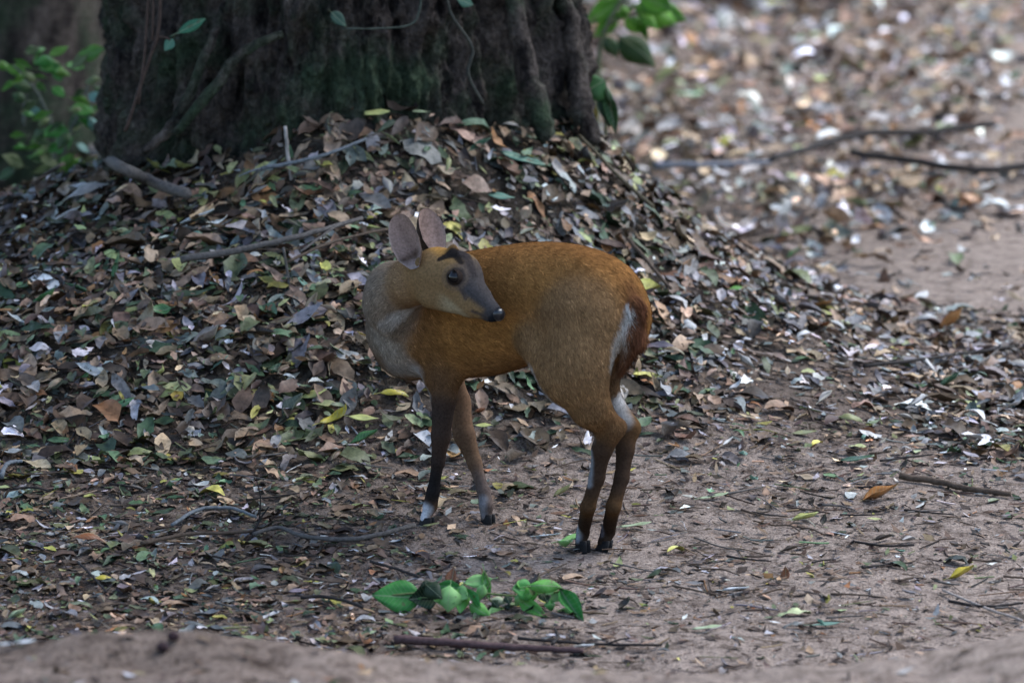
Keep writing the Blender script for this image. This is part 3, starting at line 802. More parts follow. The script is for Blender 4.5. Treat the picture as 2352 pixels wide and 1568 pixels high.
    blob(MARK['c0'], MARK['c1'], .024, (0.23, 0.215, 0.185), .6)
    leg = w('forearm', 'knee', 'fore_cannon', 'fore_pastern', 'hock', 'cannon', 'pastern', 'far_hock', 'far_cannon', 'far_pastern', 'far_gaskin', 'far_knee', 'far_fore_cannon', 'far_fore_pastern')
    gain = np.array([1.36, 1.32, 1.34]) * (1 - leg[:, None]) + np.array([1.05, 1.05, 1.08]) * leg[:, None]
    gain = gain * (1 - .7 * hw[:, None]) + np.array([1.18, 1.18, 1.15]) * .7 * hw[:, None]
    return np.clip(c * gain, 0.004, 0.8)

def prim_weights(P):
    names, D, comb = [], [], []
    for pr in PR:
        names.append(pr[0]); D.append(prim_dist(P, pr)); comb.append(pr[9] / (np.linalg.norm(pr[9]) + 1e-9))
    D = np.array(D); E = np.exp(-np.clip(D, -.004, None) / 0.008); E = E / E.sum(0)
    M_ = {}
    for k, nme in enumerate(names): M_[nme] = np.minimum(M_[nme], D[k]) if nme in M_ else D[k]
    X_ = {k: np.exp(-np.clip(v, -.010, None) / 0.006) for k, v in M_.items()}
    tot = sum(X_.values()); W = {k: v / tot for k, v in X_.items()}
    C = np.einsum('kn,kc->nc', E, np.array(comb))
    return W, C

def ear_mesh(base, tip, facing, width, cup, roll=0.0, nu=22, nv=15):
    """a cupped leaf-shaped ear with thickness: inner face looks along `facing`"""
    ax = tip - base; L = np.linalg.norm(ax); ax = ax / L
    fc = facing - ax * np.dot(facing, ax); fc /= np.linalg.norm(fc); sd = np.cross(ax, fc)
    s = np.linspace(0, 1, nu + 1); t = np.linspace(-1, 1, nv)
    hw = width * 0.5 * np.interp(s, [0, .08, .22, .45, .65, .82, .93, 1], [.30, .52, .86, 1.0, .97, .80, .55, .10])
    cp = cup * np.interp(s, [0, .3, .7, 1], [1.25, 1.0, .65, .2])
    V, C = [], []
    for layer, th in ((0, 0.0), (1, 1.0)):
        for i in range(nu + 1):
            for tt in t:
                ang = tt * 1.15
                x = hw[i] * math.sin(ang) / math.sin(1.15); z = -cp[i] * hw[i] * 2 * (math.cos(ang) - math.cos(1.15))
                thick = 0.0042 * (1 - 0.8 * abs(tt) ** 3) * (1 - 0.6 * s[i])
                p = base + ax * L * s[i] + sd * x + fc * (z - (thick if layer else 0)) - fc * 0.010 * s[i] ** 2
                V.append(p)
                if layer == 0:
                    cc = np.array((0.27, 0.185, 0.155)) * (1 - .22 * max(0, math.cos(tt * 8 + 1.5 * s[i])) ** 3 * (s[i] < .85)) * (1 - .35 * max(0, .5 - abs(tt)))  # vein streaks, plus shading painted into the hollow of the cup
                    band = math.exp(-((s[i] - .27 - .06 * tt) / .07) ** 2) * max(0, 1 - max(0, tt - .1) * 2.2)
                    cc = cc * (1 - .75 * band) + np.array((0.040, 0.024, 0.016)) * .75 * band
                    lo_ = max(0, 1 - s[i] / .22) * .7 + max(0, 1 - abs(tt - .55) / .35) * max(0, 1 - s[i] / .6) * .55
                    lo_ = min(lo_, .8); cc = cc * (1 - lo_) + np.array((0.34, 0.285, 0.26)) * lo_
                    rm = max(0, (abs(tt) - .80) / .2); cc = cc * (1 - .6 * rm) + np.array((0.32, 0.26, 0.23)) * .6 * rm  # rim light painted pale along the ear's edges
                else:
                    cc = np.array((0.070, 0.050, 0.040))
                C.append(cc * (1 + .12 * (RNG.random() - .5)))
    V = np.array(V); n1 = (nu + 1) * nv
    i = np.arange(n1).reshape(nu + 1, nv)
    q = np.stack([i[:-1, :-1].ravel(), i[:-1, 1:].ravel(), i[1:, 1:].ravel(), i[1:, :-1].ravel()], 1)
    F = [q, q[:, ::-1] + n1]
    ring = np.concatenate([i[:, 0], i[-1, 1:], i[::-1, -1][1:], i[0, ::-1][1:-1]])
    nx = np.roll(ring, -1)
    F.append(np.stack([ring, ring + n1, nx + n1, nx], 1))
    return V, F, np.array(C)

def hoof_mesh(toe, top, width, length):
    """two pointed toes side by side with a cleft, `toe` on the ground, `top` at the pastern"""
    parts = []
    h = top - toe
    hz = np.array([h[0], h[1], 0]); fwd = DF
    side = np.cross(fwd, DU)
    for sg in (-1, 1):
        V = []
        rings = [(0.0, 1.0), (0.2, 1.0), (0.6, 0.88), (1.0, 0.74)]
        m = 10
        for s_, r in rings:
            c = toe + DU * (s_ * h[2]) + hz * s_ - fwd * length * .35
            for k in range(m):
                th = 2 * math.pi * k / m
                x = math.cos(th); y = math.sin(th)
                pf = length * (0.75 if x > 0 else .45) * x * r
                ps = width * .25 * y * r * (1 - .45 * max(x, 0) ** 2)
                V.append(c + fwd * pf + side * (ps + sg * width * .25))
        V = np.array(V); n = len(rings)
        V = np.vstack([V, V[:m].mean(0), V[-m:].mean(0)])
        i = np.arange(n * m).reshape(n, m)
        F = [np.stack([i[:-1].ravel(), np.roll(i, -1, 1)[:-1].ravel(), np.roll(i, -1, 1)[1:].ravel(), i[1:].ravel()], 1),
             np.stack([np.full(m, n * m), np.roll(i[0], -1), i[0]], 1), np.stack([np.full(m, n * m + 1), i[-1], np.roll(i[-1], -1)], 1)]
        parts.append((V, F))
    return join_geo(parts)

def sphere_np(c, r, nu=16, nv=24):
    V, F = [], []
    th = np.linspace(0, np.pi, nu + 1); ph = np.linspace(0, 2 * np.pi, nv, endpoint=False)
    T, P_ = np.meshgrid(th, ph, indexing='ij')
    V = np.stack([np.sin(T) * np.cos(P_), np.sin(T) * np.sin(P_), np.cos(T)], -1).reshape(-1, 3) * r + c
    i = np.arange((nu + 1) * nv).reshape(nu + 1, nv)
    return V, [np.stack([i[:-1].ravel(), i[1:].ravel(), np.roll(i, -1, 1)[1:].ravel(), np.roll(i, -1, 1)[:-1].ravel()], 1)]

EYE = None
MARK = {}
def build_deer():
    global EYE
    root_p = np.array([at(1190, 700, 0)[0], -0.02, float(ground(0.0, -0.02))])
    root = empty('deer', root_p, 'small golden brown muntjac deer standing on the track looking back over its shoulder', 'deer')
    def child(name, V, F, mat, col=None, smooth=True, parent=None, label=None):
        o = link(name, mesh_np(name, np.asarray(V) - root_p, F, smooth, col), mat, parent or root)
        if label: o['label'] = label
        return o
    D, lo = build_sdf()
    # where the eye sits: picture ray meets the side of the head
    def onskin(px, py):
        d = ray(px, py); ts = np.linspace(10.5, 13, 5000)
        pts = CAM + d * ts[:, None]
        ii = np.round((pts - lo) / VOX).astype(int)
        ok = np.all((ii >= 0) & (ii < np.array(D.shape)), 1)
        vals = np.full(len(pts), 1.0); vals[ok] = D[ii[ok, 0], ii[ok, 1], ii[ok, 2]]
        return pts[np.argmax(vals < 0)], d / np.linalg.norm(d)
    hitp, d = onskin(1046, 637)
    EYE = hitp + d * 0.0050
    for k, (a, b) in dict(v0=(1008, 595), v1=(1040, 582), v2=(1066, 580), v3=(1090, 632), v4=(1058, 602), g0=(1060, 662), g1=(1070, 684), m0=(1132, 735), m1=(1085, 715),
                          t0=(912, 728), t2=(940, 714), t3=(962, 703), th0=(885, 748), c0=(872, 775), c1=(905, 815)).items():
        MARK[k] = onskin(a, b)[0]
    r_ = EYE - HC
    eye2 = EYE - 2 * HS * np.dot(r_, HS)
    V, Q = surface_nets(D, lo, VOX)
    V = smooth_verts(V, Q, 4)
    N = vert_normals(V, Q)
    if np.mean(np.sum(N * (V - V.mean(0)), 1)) < 0:
        Q = Q[:, ::-1]; N = -N
    W, C = prim_weights(V)
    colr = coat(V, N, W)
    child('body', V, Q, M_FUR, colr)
    # ears
    e1 = ear_mesh(at(952, 614, -.115), at(903, 491, -.080), np.array([-.42, -1, .10]), .054, .85)
    child('ear', e1[0], e1[1], M_FUR, e1[2])
    e2 = ear_mesh(at(1000, 580, -.060), at(992, 474, -.02), np.array([.75, -.8, .1]), .062, .85)
    child('ear', e2[0], e2[1], M_FUR, e2[2])
    # eyes
    m, n, l, p = new_mat('eye_dark')
    p.inputs['Base Color'].default_value = (0.006, 0.005, 0.005, 1); p.inputs['Roughness'].default_value = 0.03
    p.inputs['Specular IOR Level'].default_value = 0.32
    for e in (EYE, eye2):
        v, f = sphere_np(e, .0128); eo = child('eye', v, f, m)
        # lids: a thin dark shell round the ball with an almond opening
        out = HS if e is EYE else -HS
        v, f = sphere_np(np.zeros(3), .0138, 40, 64)
        cen = v[f[0]].mean(1) / .0138
        ax1 = HF * .93 - HU * .36; ax2 = np.cross(ax1, out)
        fa, ub = cen @ ax1, cen @ (HU * .93 + HF * .36)
        hole = (np.abs(fa) < .90) & (np.abs(ub + .04) < .66 * np.sqrt(np.clip(1 - (fa / .90) ** 2, 0, 1))) & (cen @ out > 0)
        lid = link('eyelid', mesh_np('eyelid', v + e - root_p, [f[0][~hole]], True, np.tile(np.array((.026, .019, .016)), (len(v), 1))), M_FUR, eo)
    # nose leather
    m2, n, l, p = new_mat('nose_leather')
    p.inputs['Base Color'].default_value = (0.010, 0.011, 0.014, 1); p.inputs['Roughness'].default_value = 0.28
    v, f = sphere_np(np.zeros(3), 1.0, 12, 18)
    v = HN + HF * .0075 + HU * .002 + (v[:, :1] * HF * .0095 + v[:, 1:2] * HS * .0135 + v[:, 2:] * HU * .0115)
    child('nose', v, f, m2)
    # hooves
    m3, n, l, p = new_mat('hoof_horn')
    p.inputs['Base Color'].default_value = (0.012, 0.011, 0.011, 1); p.inputs['Roughness'].default_value = 0.7; p.inputs['Specular IOR Level'].default_value = 0.15
    for toe, top, wd, ln in ((fNF, at(977, 1187, fNF[1]), .020, .024), (fFF, at(1117, 1180, fFF[1]), .022, .021),
                             (fNH, at(1335, 1240, fNH[1]), .022, .022), (fFH, at(1387, 1240, fFH[1]), .023, .023)):
        v, f = hoof_mesh(toe + DU * -.005, top, wd, ln); child('hoof', v, f, m3)
    # fur: short hairs lying along the coat
    tri = np.concatenate([Q[:, [0, 1, 2]], Q[:, [0, 2, 3]]])
    ar = np.linalg.norm(np.cross(V[tri[:, 1]] - V[tri[:, 0]], V[tri[:, 2]] - V[tri[:, 0]]), axis=1)
    nh = 150000
    t = RNG.choice(len(tri), nh, p=ar / ar.sum())
    u, v = RNG.random(nh), RNG.random(nh); fl = u + v > 1; u[fl] = 1 - u[fl]; v[fl] = 1 - v[fl]
    bar = np.stack([1 - u - v, u, v], 1)
    def lerp(A): return np.einsum('nk,nkc->nc', bar, A[tri[t]])
    P = lerp(V); Nn = lerp(N); Nn /= np.linalg.norm(Nn, axis=1)[:, None]
    Cb = lerp(C); hc = lerp(colr)
    Wl = lambda *k: sum((W[q][tri[t, 0]] for q in k), np.zeros(nh))
    ln = np.full(nh, .0115)
    head = Wl('head', 'face', 'jaw', 'brow', 'pedicel'); ln = ln * (1 - .62 * head)
    legs = Wl('forearm', 'knee', 'fore_cannon', 'fore_pastern', 'white_pastern', 'hock', 'cannon', 'pastern', 'far_forearm', 'far_knee',
              'far_fore_cannon', 'far_fore_pastern', 'far_hock', 'far_cannon', 'far_pastern', 'far_gaskin')
    ln = ln * (1 - .74 * np.clip(legs, 0, 1)); ln = ln * (1 + 1.1 * Wl('tail'))
    keep = (np.linalg.norm(P - EYE, axis=1) > .0135) & (np.linalg.norm(P - (HN + HF * .008), axis=1) > .013)
    P, Nn, Cb, hc, ln = P[keep], Nn[keep], Cb[keep], hc[keep], ln[keep]; nh = len(P)
    Cb = Cb + RNG.normal(0, .22, Cb.shape)
    Tn = Cb - Nn * np.sum(Cb * Nn, 1)[:, None]; Tn /= np.linalg.norm(Tn, axis=1)[:, None] + 1e-9
    lift = RNG.uniform(.06, .26, nh)[:, None]
    ln = (ln * RNG.uniform(.6, 1.25, nh))[:, None]
    d1 = Tn * np.cos(lift) + Nn * np.sin(lift); d2 = Tn * np.cos(lift * .4) + Nn * np.sin(lift * .4)
    sd = np.cross(d1, Nn); sd /= np.linalg.norm(sd, axis=1)[:, None] + 1e-9
    wd = (RNG.uniform(.00032, .00070, nh))[:, None]
    P0 = P - Nn * .0006
    M = P0 + d1 * ln * .55; Tp = M + d2 * ln * .45
    HV = np.stack([P0 - sd * wd, P0 + sd * wd, M + sd * wd * .8, M - sd * wd * .8, Tp], 1).reshape(-1, 3)
    b = (np.arange(nh) * 5)[:, None]
    F = [b + np.array([[0, 1, 2, 3]]), b + np.array([[3, 2, 4]])]
    tone = np.exp(RNG.normal(0, .30, nh) + .28 * fbm(P[:, 0] * 120, P[:, 1] * 120, P[:, 2] * 120, 2))[:, None]
    hcc = np.repeat(np.clip(hc * tone * np.array([1.0, 1.0, 1.0]), .003, .9), 5, 0).reshape(nh, 5, 3)
    hcc[:, 4] *= RNG.uniform(.7, 1.45, (nh, 1))
    me = mesh_np('fur', HV - root_p, F, True, hcc.reshape(-1, 3))
    o = link('fur', me, M_HAIR, root); o['kind'] = 'stuff'
build_deer()

# ================================================================== tree
def build_tree():
    base_z = float(ground(TX, TY))
    nt, nz_ = 640, 240
    th = np.linspace(0, 2 * np.pi, nt, endpoint=False)
    zz = np.concatenate([np.linspace(-0.25, 1.0, 200), np.linspace(1.03, 7.5, 40)])
    T, Z = np.meshgrid(th, zz)
    flare = 0.10 * np.exp(-np.clip(Z, 0, None) / 0.16) + 0.05 * np.exp(-np.clip(Z, 0, None) / 0.7)
    r = 0.428 + flare - 0.018 * np.clip(Z, 0, 8)
    cx, sx = np.cos(T), np.sin(T)
    # buttress lobes and hollows
    lob = 0.040 * np.sin(3 * T + 0.8) + 0.020 * np.sin(5 * T + 2.0 + 0.6 * Z) + 0.040 * fbm(cx * 2.5, sx * 2.5, Z * 1.6 + 2, 3)
    r = r + lob * (0.55 + 0.9 * np.exp(-np.clip(Z, 0, None) / 0.35))
    # long bark ridges and furrows
    wz = Z + 0.10 * fbm(cx * 3, sx * 3, Z * 2, 2)
    wob = 0.30 * fbm(cx * 2.2, sx * 2.2, Z * 1.3 + 4, 3)
    f1 = 1 - np.abs(fbm(cx * 5.5 + wob, sx * 5.5 - wob, wz * 0.9, 2, .5)) * 1.6
    f2 = 1 - np.abs(fbm(cx * 13 + wob * 2, sx * 13, wz * 4.5, 3, .5)) * 1.5
    r = r + 0.026 * np.clip(f1, -.8, 1) + 0.020 * np.clip(f2, -.8, 1) + 0.024 * fbm(cx * 16, sx * 16, Z * 13, 4, .6)
    r = r + 0.05 * np.clip(fbm(cx * 4 + 7, sx * 4, Z * 4, 2), 0, 1) * np.exp(-np.clip(Z - .1, 0, None) / .25)
    # broken plates
    st = fbm(cx * 9, sx * 9, Z * 9, 3); r = r + 0.018 * np.floor(st * 3) / 3
    X = TX + r * cx; Y = TY + r * sx
    V = np.stack([X.ravel(), Y.ravel(), (Z + base_z - 0.06).ravel()], 1)
    i = np.arange(nt * nz_).reshape(nz_, nt)
    F = [np.stack([i[:-1].ravel(), np.roll(i, -1, 1)[:-1].ravel(), np.roll(i, -1, 1)[1:].ravel(), i[1:].ravel()], 1)]
    root_p = np.array([TX, TY, base_z])
    root = empty('tree', root_p, 'massive dark furrowed tree trunk on the leafy mound behind the deer', 'tree')
    link('trunk', mesh_np('trunk', V - root_p, F), M_BARK, root)
    # roots creeping down the mound and up into the trunk
    specs = [((500, 60), (450, 180), (395, 290), (330, 350)), ((650, 78), (560, 120), (480, 215), (400, 310)),
             ((1175, -60), (1200, 120), (1235, 250), (1262, 325)), ((1290, -60), (1318, 140), (1340, 260), (1365, 335))]
    for k, sp in enumerate(specs):
        pts = []
        for j, (a, b) in enumerate(sp):
            Yv = 1.49 if j < 3 else 1.38
            p = at(a, b, Yv); ang = math.atan2(p[1] - TY, p[0] - TX)
            dx = p[0] - TX
            rr = (0.465 + 0.025 * j) if k > 1 else (0.50 + 0.02 * j)
            yv = TY - math.sqrt(max(rr * rr - dx * dx, 0.01)); p = at(a, b, yv)
            pts.append(p)
        v, f = tube(pts, [.016, .022, .026, .018] if k > 1 else [.008, .010, .012, .008], 9, 6, .12, k)
        link('root', mesh_np('root', v - root_p, f), M_BARK, root)
    # limbs and crown overhead (they shade the place)
    rg = np.random.default_rng(5)
    tips = []
    for k in range(7):
        a = k * 0.9 + rg.uniform(-.3, .3); el = rg.uniform(.35, .8); L = rg.uniform(2.2, 3.4)
        p0 = root_p + np.array([0, 0, rg.uniform(3.8, 6.6)]); dirv = np.array([math.cos(a) * math.cos(el), math.sin(a) * math.cos(el), math.sin(el)])
        p1 = p0 + dirv * L * .5 + np.array([0, 0, .1]); p2 = p0 + dirv * L
        v, f = tube([p0, p1, p2], [.17, .11, .05], 9, 5, .06, k)
        link('limb', mesh_np('limb', v - root_p, f), M_BARK, root); tips += [p1, p2]
    n = 16000
    cen = np.array(tips)[rg.integers(0, len(tips), n)]
    pos = cen + rg.normal(0, 1, (n, 3)) * np.array([.85, .85, .5])
    pos[:, 2] = np.maximum(pos[:, 2], 3.1 + 0.3 * rg.random(n))
    cols = np.array((0.055, 0.085, 0.032)) * rg.uniform(.6, 1.4, (n, 1)) * rg.uniform(.9, 1.1, (n, 3))
    v, f, c = scatter(FLAT[:8], pos, rg.uniform(.12, .26, n), rg.uniform(0, 6.28, n), np.abs(rg.normal(0, .6, n)), rg.uniform(0, 6.28, n), cols)
    link('crown', mesh_np('crown', v - root_p, f, True, c), M_CROWN, root)
build_tree()

# ================================================================== single fallen leaves
LEAFM = {}
def leaf_mesh(shape, width, seed):
    """shapes: flat, curled, folded, arched, upright"""
    key = (shape, width, seed % 5)
    if key not in LEAFM:
        a = dict(flat=dict(fold=.12, curl=.25, twist=.15, wave=.015), curled=dict(fold=.45, curl=1.9, twist=.5, wave=.03),
                 folded=dict(fold=.85, curl=.5, twist=.2, wave=.01), arched=dict(fold=-.35, curl=-1.5, twist=.25, wave=.02),
                 cupped=dict(fold=.75, curl=1.0, twist=-.3, wave=.02))[shape]
        a = {k: v * (0.8 + 0.1 * (seed % 5)) for k, v in a.items()}
        V, F = leaf_template(900 + seed % 5, 9, 5, 1.0, width, point=1.0, **a)
        # thickness and a stalk
        n = len(V); V2 = V - np.array([0, 0, 0.010])
        i = np.arange(n).reshape(10, 5)
        ring = np.concatenate([i[:, 0], i[-1, 1:], i[::-1, -1][1:], i[0, ::-1][1:-1]]); nx = np.roll(ring, -1)
        st, sf = tube([V[2] - np.array([.20, .02, -.01]), V[2] - np.array([.1, 0, .0]), V[7]], [.010, .012, .010], 5, 2)
        VV = np.vstack([V, V2, st])
        FF = [F, F[:, ::-1] + n, np.stack([ring, ring + n, nx + n, nx], 1)] + [np.asarray(f) + 2 * n for f in sf]
        VV[:, 2] -= VV[:, 2].min()
        LEAFM[key] = mesh_np('leaf', VV, FF, True)
    return LEAFM[key]
COLS = dict(orange=(.34, .145, .045), rust=(.20, .070, .028), yellow=(.46, .36, .045), lemon=(.46, .46, .16), green=(.055, .150, .050),
            bright_green=(.12, .30, .05), dark_green=(.030, .075, .040), teal=(.10, .20, .15), olive=(.20, .20, .085), grey=(.24, .22, .21), pale=(.50, .48, .47),
            tan=(.33, .235, .155), brown=(.155, .100, .068), dark=(.055, .040, .034), pale_green=(.34, .40, .24), cream=(.48, .43, .30), white=(.62, .64, .66))
def fallen_leaf(px, py, length_px, shape, colour, label, yaw=0.0, tilt=0.0, width=.45, lift=0.004, group=None, seed=0, at_p=None, size=None, cat='leaf', roll=0.0):
    p = ghit(px, py) if at_p is None else at_p
    L = length_px * pxsize(p) if size is None else size
    o = bpy.data.objects.new('fallen_leaf', leaf_mesh(shape, width, seed)); COL.objects.link(o)
    if not o.data.materials: o.data.materials.append(M_LEAF)
    gx, gy = slope_tilt(p[0], p[1])
    nrm = Vector((-float(gx), -float(gy), 1)).normalized()
    q = Vector((0, 0, 1)).rotation_difference(nrm)
    o.rotation_mode = 'QUATERNION'
    from mathutils import Quaternion
    o.rotation_quaternion = q @ Quaternion((0, 0, 1), yaw) @ Quaternion((0, 1, 0), -tilt) @ Quaternion((1, 0, 0), roll)
    o.scale = (L, L, L)
    o.location = Vector((p[0], p[1], p[2] + lift))
    c = COLS[colour] if isinstance(colour, str) else colour
    o.color = (c[0], c[1], c[2], 1)
    tag(o, label, cat, group)
    return o
SHOWN = [
 # px, py, length, shape, colour, label, yaw, tilt, width
 (2025, 1150, 94, 'cupped', 'orange', 'orange leaf with pale rim lying on bare sand right of the deer', .15, .30, .62),
 (2210, 1331, 70, 'cupped', 'yellow', 'small yellow leaf near the lower right of the track', .2, .30, .6),
 (1968, 1064, 82, 'flat', 'dark_green', 'flat dark green leaf on the sand above the orange leaf', .05, .12, .42),
 (2078, 1078, 34, 'curled', 'dark', 'small black curled leaf right of the dark green leaf', .8, .5, .6),
 (1955, 982, 66, 'arched', 'olive', 'domed olive leaf at the edge of the litter on the right', .2, .1, .62),
 (2005, 985, 46, 'curled', 'pale_green', 'rolled pale green leaf beside the domed olive leaf', .1, .1, .4),
 (1845, 1005, 62, 'flat', 'olive', 'yellowish olive leaf flat on the sand at the litter edge', .1, .15, .45),
 (1850, 1203, 66, 'cupped', 'lemon', 'pale yellow green leaf cupped on the sand right of the hind hooves', .1, .1, .5),
 (1893, 1207, 34, 'curled', 'dark', 'dark curled leaf touching the pale yellow green leaf', 1.2, .6, .6),
 (1640, 1150, 70, 'flat', 'pale_green', 'narrow pale green leaf on the sand right of the hind legs', .3, .1, .3),
 (1805, 1330, 40, 'curled', 'rust', 'rusty brown leaf standing on end on the sand', 1.3, 1.1, .6),
 (1815, 1274, 42, 'cupped', 'dark', 'dark brown cupped leaf above the rusty upright leaf', .1, .1, .6),
 (1690, 1366, 64, 'folded', 'white', 'narrow whitish leaf on the sand left of the rusty upright leaf', -.1, .05, .25),
 (1437, 1402, 46, 'curled', 'dark', 'dark crumpled leaf on the sand right of the green sprig', .6, .4, .8),
 (1625, 1452, 66, 'flat', 'pale_green', 'pale grey green leaf low on the track right of centre', .1, .05, .4),
 (1900, 1445, 80, 'flat', 'teal', 'long grey green leaf near the bottom right of the track', .1, .05, .3),
 (235, 1344, 50, 'arched', 'yellow', 'bright yellow leaf near the lower left of the litter', .2, .25, .62),
 (206, 1274, 96, 'arched', 'rust', 'dark red brown arched leaf at lower left', .15, .05, .45),
 (908, 945, 76, 'arched', 'yellow', 'arched yellow leaf just left of the front legs', .1, .1, .35),
 (772, 998, 92, 'curled', 'yellow', 'mustard yellow leaf lying left of the front legs', .4, .2, .40),
 (835, 992, 70, 'flat', 'lemon', 'pale lemon leaf overlapping the mustard yellow leaf', -.2, .1, .35),
 (720, 943, 66, 'flat', 'lemon', 'pale green yellow leaf above the large dark leaf', .1, .3, .4),
 (678, 968, 80, 'cupped', (.10, .115, .085), 'large dark grey green leaf standing in the litter', .5, .65, .72),
 (1107, 925, 34, 'curled', 'orange', 'small orange leaf seen between front and hind legs', .5, .7, .7),
 (1103, 982, 36, 'cupped', 'rust', 'small rust coloured leaf below the orange one between the legs', .2, .2, .55),
 (1112, 1009, 44, 'flat', 'lemon', 'small yellow leaf on the sand between the legs', -.3, .2, .4),
 (838, 1045, 76, 'cupped', 'green', 'green leaf curled on the debris left of the front hoof', .2, .35, .5),
 (752, 1155, 46, 'curled', 'olive', 'small yellow brown leaf left of the front hoof', .2, .3, .5),
 (1293, 1142, 52, 'cupped', 'olive', 'small olive leaf on the sand just left of the hind legs', .4, .4, .5),
 (1415, 520, 84, 'cupped', (.065, .042, .032), 'large dark brown leaf standing behind the deer\'s back', .6, .8, .75),
 (1209, 520, 44, 'flat', 'tan', 'upright tan leaf behind the deer above its back', 1.2, 1.0, .6),
 (1575, 645, 54, 'cupped', (.36, .20, .11), 'pale orange leaf on the slope right of the rump', 1.2, .8, .5),
 (1888, 731, 62, 'cupped', 'orange', 'vivid orange leaf on the litter right of the deer', -.5, .3, .35),
 (1895, 780, 46, 'curled', 'rust', 'red brown leaf below the vivid orange leaf', -.9, .4, .45),
 (2190, 770, 86, 'cupped', 'orange', 'large blurred orange leaf near the right edge', .2, .6, .6),
 (2030, 443, 66, 'flat', (.28, .17, .03), 'ochre leaf under the dark fallen branch at right', .05, .3, .4),
 (1690, 692, 34, 'flat', 'bright_green', 'tiny bright green leaf on the slope right of the rump', .2, .5, .7),
 (1825, 612, 44, 'cupped', 'green', 'small green leaf on the right flank of the mound', .5, .4, .5),
 (2183, 908, 62, 'cupped', 'dark_green', 'dark green leaf in the litter near the right edge', .3, .5, .5),
 (108, 720, 92, 'cupped', 'green', 'deep green leaf in the litter at far left', -.4, .35, .4),
 (270, 648, 76, 'folded', 'green', 'green leaf blade standing upright in the litter at left', .95, .95, .3),
 (208, 482, 118, 'arched', 'grey', 'broad pale grey leaf under the thick fallen branch', .05, .25, .55),
 (455, 531, 86, 'folded', 'white', 'slim white leaf at the lower end of the thick branch', .05, .1, .2),
 (858, 560, 70, 'folded', 'lemon', 'bright yellow green leaf just left of the ears', -.4, .15, .3),
 (155, 528, 78, 'folded', 'pale', 'pale folded leaf in the litter at left', .1, .1, .3),
 (195, 520, 40, 'cupped', 'lemon', 'small yellow leaf beside the pale folded leaf', 1.2, .8, .5),
 (585, 560, 64, 'flat', 'tan', 'square tan leaf left of the ears', .5, .9, .85),
 (345, 775, 96, 'curled', (.25, .19, .12), 'large curled tan leaf on the slope left of the deer', .7, .6, .6),
 (372, 890, 54, 'curled', 'lemon', 'crumpled yellow leaf on the slope left of the chest', -.5, .6, .6),
 (480, 815, 100, 'cupped', (.30, .24, .21), 'large pinkish grey leaf on the slope left of the chest', -.1, .5, .6),
 (392, 935, 56, 'flat', 'lemon', 'yellow green leaf at the foot of the slope', .1, .5, .5),
 (278, 965, 74, 'flat', 'green', 'green leaf lying at the foot of the slope at left', .1, .4, .5),
 (1112, 268, 58, 'flat', 'teal', 'upper of two blue green leaves at the foot of the trunk', .1, .3, .42),
 (1148, 283, 80, 'flat', 'teal', 'lower of two blue green leaves at the foot of the trunk', -.15, .15, .3),
 (862, 293, 70, 'flat', 'lemon', 'yellow green leaf at the foot of the trunk', -.1, .25, .35),
 (962, 290, 56, 'flat', 'pale_green', 'pale green leaf right of the yellow one at the foot of the trunk', -.3, .3, .4),
 (1070, 290, 90, 'folded', 'lemon', 'long yellowish leaf below the two blue green leaves', -.35, .1, .25),
 (1000, 277, 46, 'cupped', 'pale', 'small white leaf at the foot of the trunk', 0, .3, .6),
 (1200, 397, 108, 'flat', 'teal', 'long blue green leaf on the mound right of the ears', -.1, .25, .35),
 (1100, 370, 70, 'cupped', 'dark_green', 'dark green leaf above the long blue green leaf', .8, .4, .5),
 (1150, 482, 66, 'flat', 'teal', 'narrow blue green leaf above the deer\'s back', .1, .2, .35),
 (722, 735, 70, 'cupped', 'tan', 'pointed tan leaf standing in the litter left of the neck', 1.0, .9, .6),
 (600, 800, 88, 'folded', 'dark', 'dark leaf in the litter left of the chest', -.5, .2, .4),
 (990, 1215, 40, 'flat', 'olive', 'small olive leaf in front of the near front hoof', .2, .1, .4),
 (1460, 1215, 74, 'flat', 'pale_green', 'pale green leaf flat on the sand right of the far hind hoof', .1, .1, .3),
 (1302, 1274, 62, 'cupped', (.22, .46, .14), 'fresh light green leaf under the near hind hoof', -1.2, .3, .75),
 (1318, 1257, 78, 'flat', (.22, .44, .14), 'fresh light green leaf behind the one under the hind hoof', .2, .25, .4),
 (1260, 1250, 60, 'folded', 'white', 'white leaf stalk beside the hind hoof', 0, .05, .15),
 (42, 1424, 50, 'cupped', 'pale_green', 'pale green leaf at the lower left edge', .2, .3, .6),
 (40, 1488, 84, 'flat', 'white', 'blurred white leaf on the sand bank at lower left', .05, .05, .35),
 (1040, 1335, 52, 'cupped', 'rust', 'dark rust leaf standing behind the green sprig', 1.2, .9, .7),
 (1225, 1350, 54, 'curled', 'dark', 'dark curled leaf behind the right end of the sprig', .1, .4, .6),
 (1340, 1497, 54, 'folded', 'white', 'white leaf on the fallen stick at the bottom', .1, .05, .3),
 (1210, 565, 40, 'cupped', 'cream', 'cream leaf touching the deer\'s back line', .3, .5, .6),
]
for k, (px, py, ln, sh, co, lb, yw, tl_, wd_) in enumerate(SHOWN):
    fallen_leaf(px, py, ln, sh, co, lb, yw, tl_, wd_, 0.024 if (py < 1050 and px < 1500 or py < 980) else (0.014 if 1245 < py < 1280 and px < 1340 else 0.006), None, k)
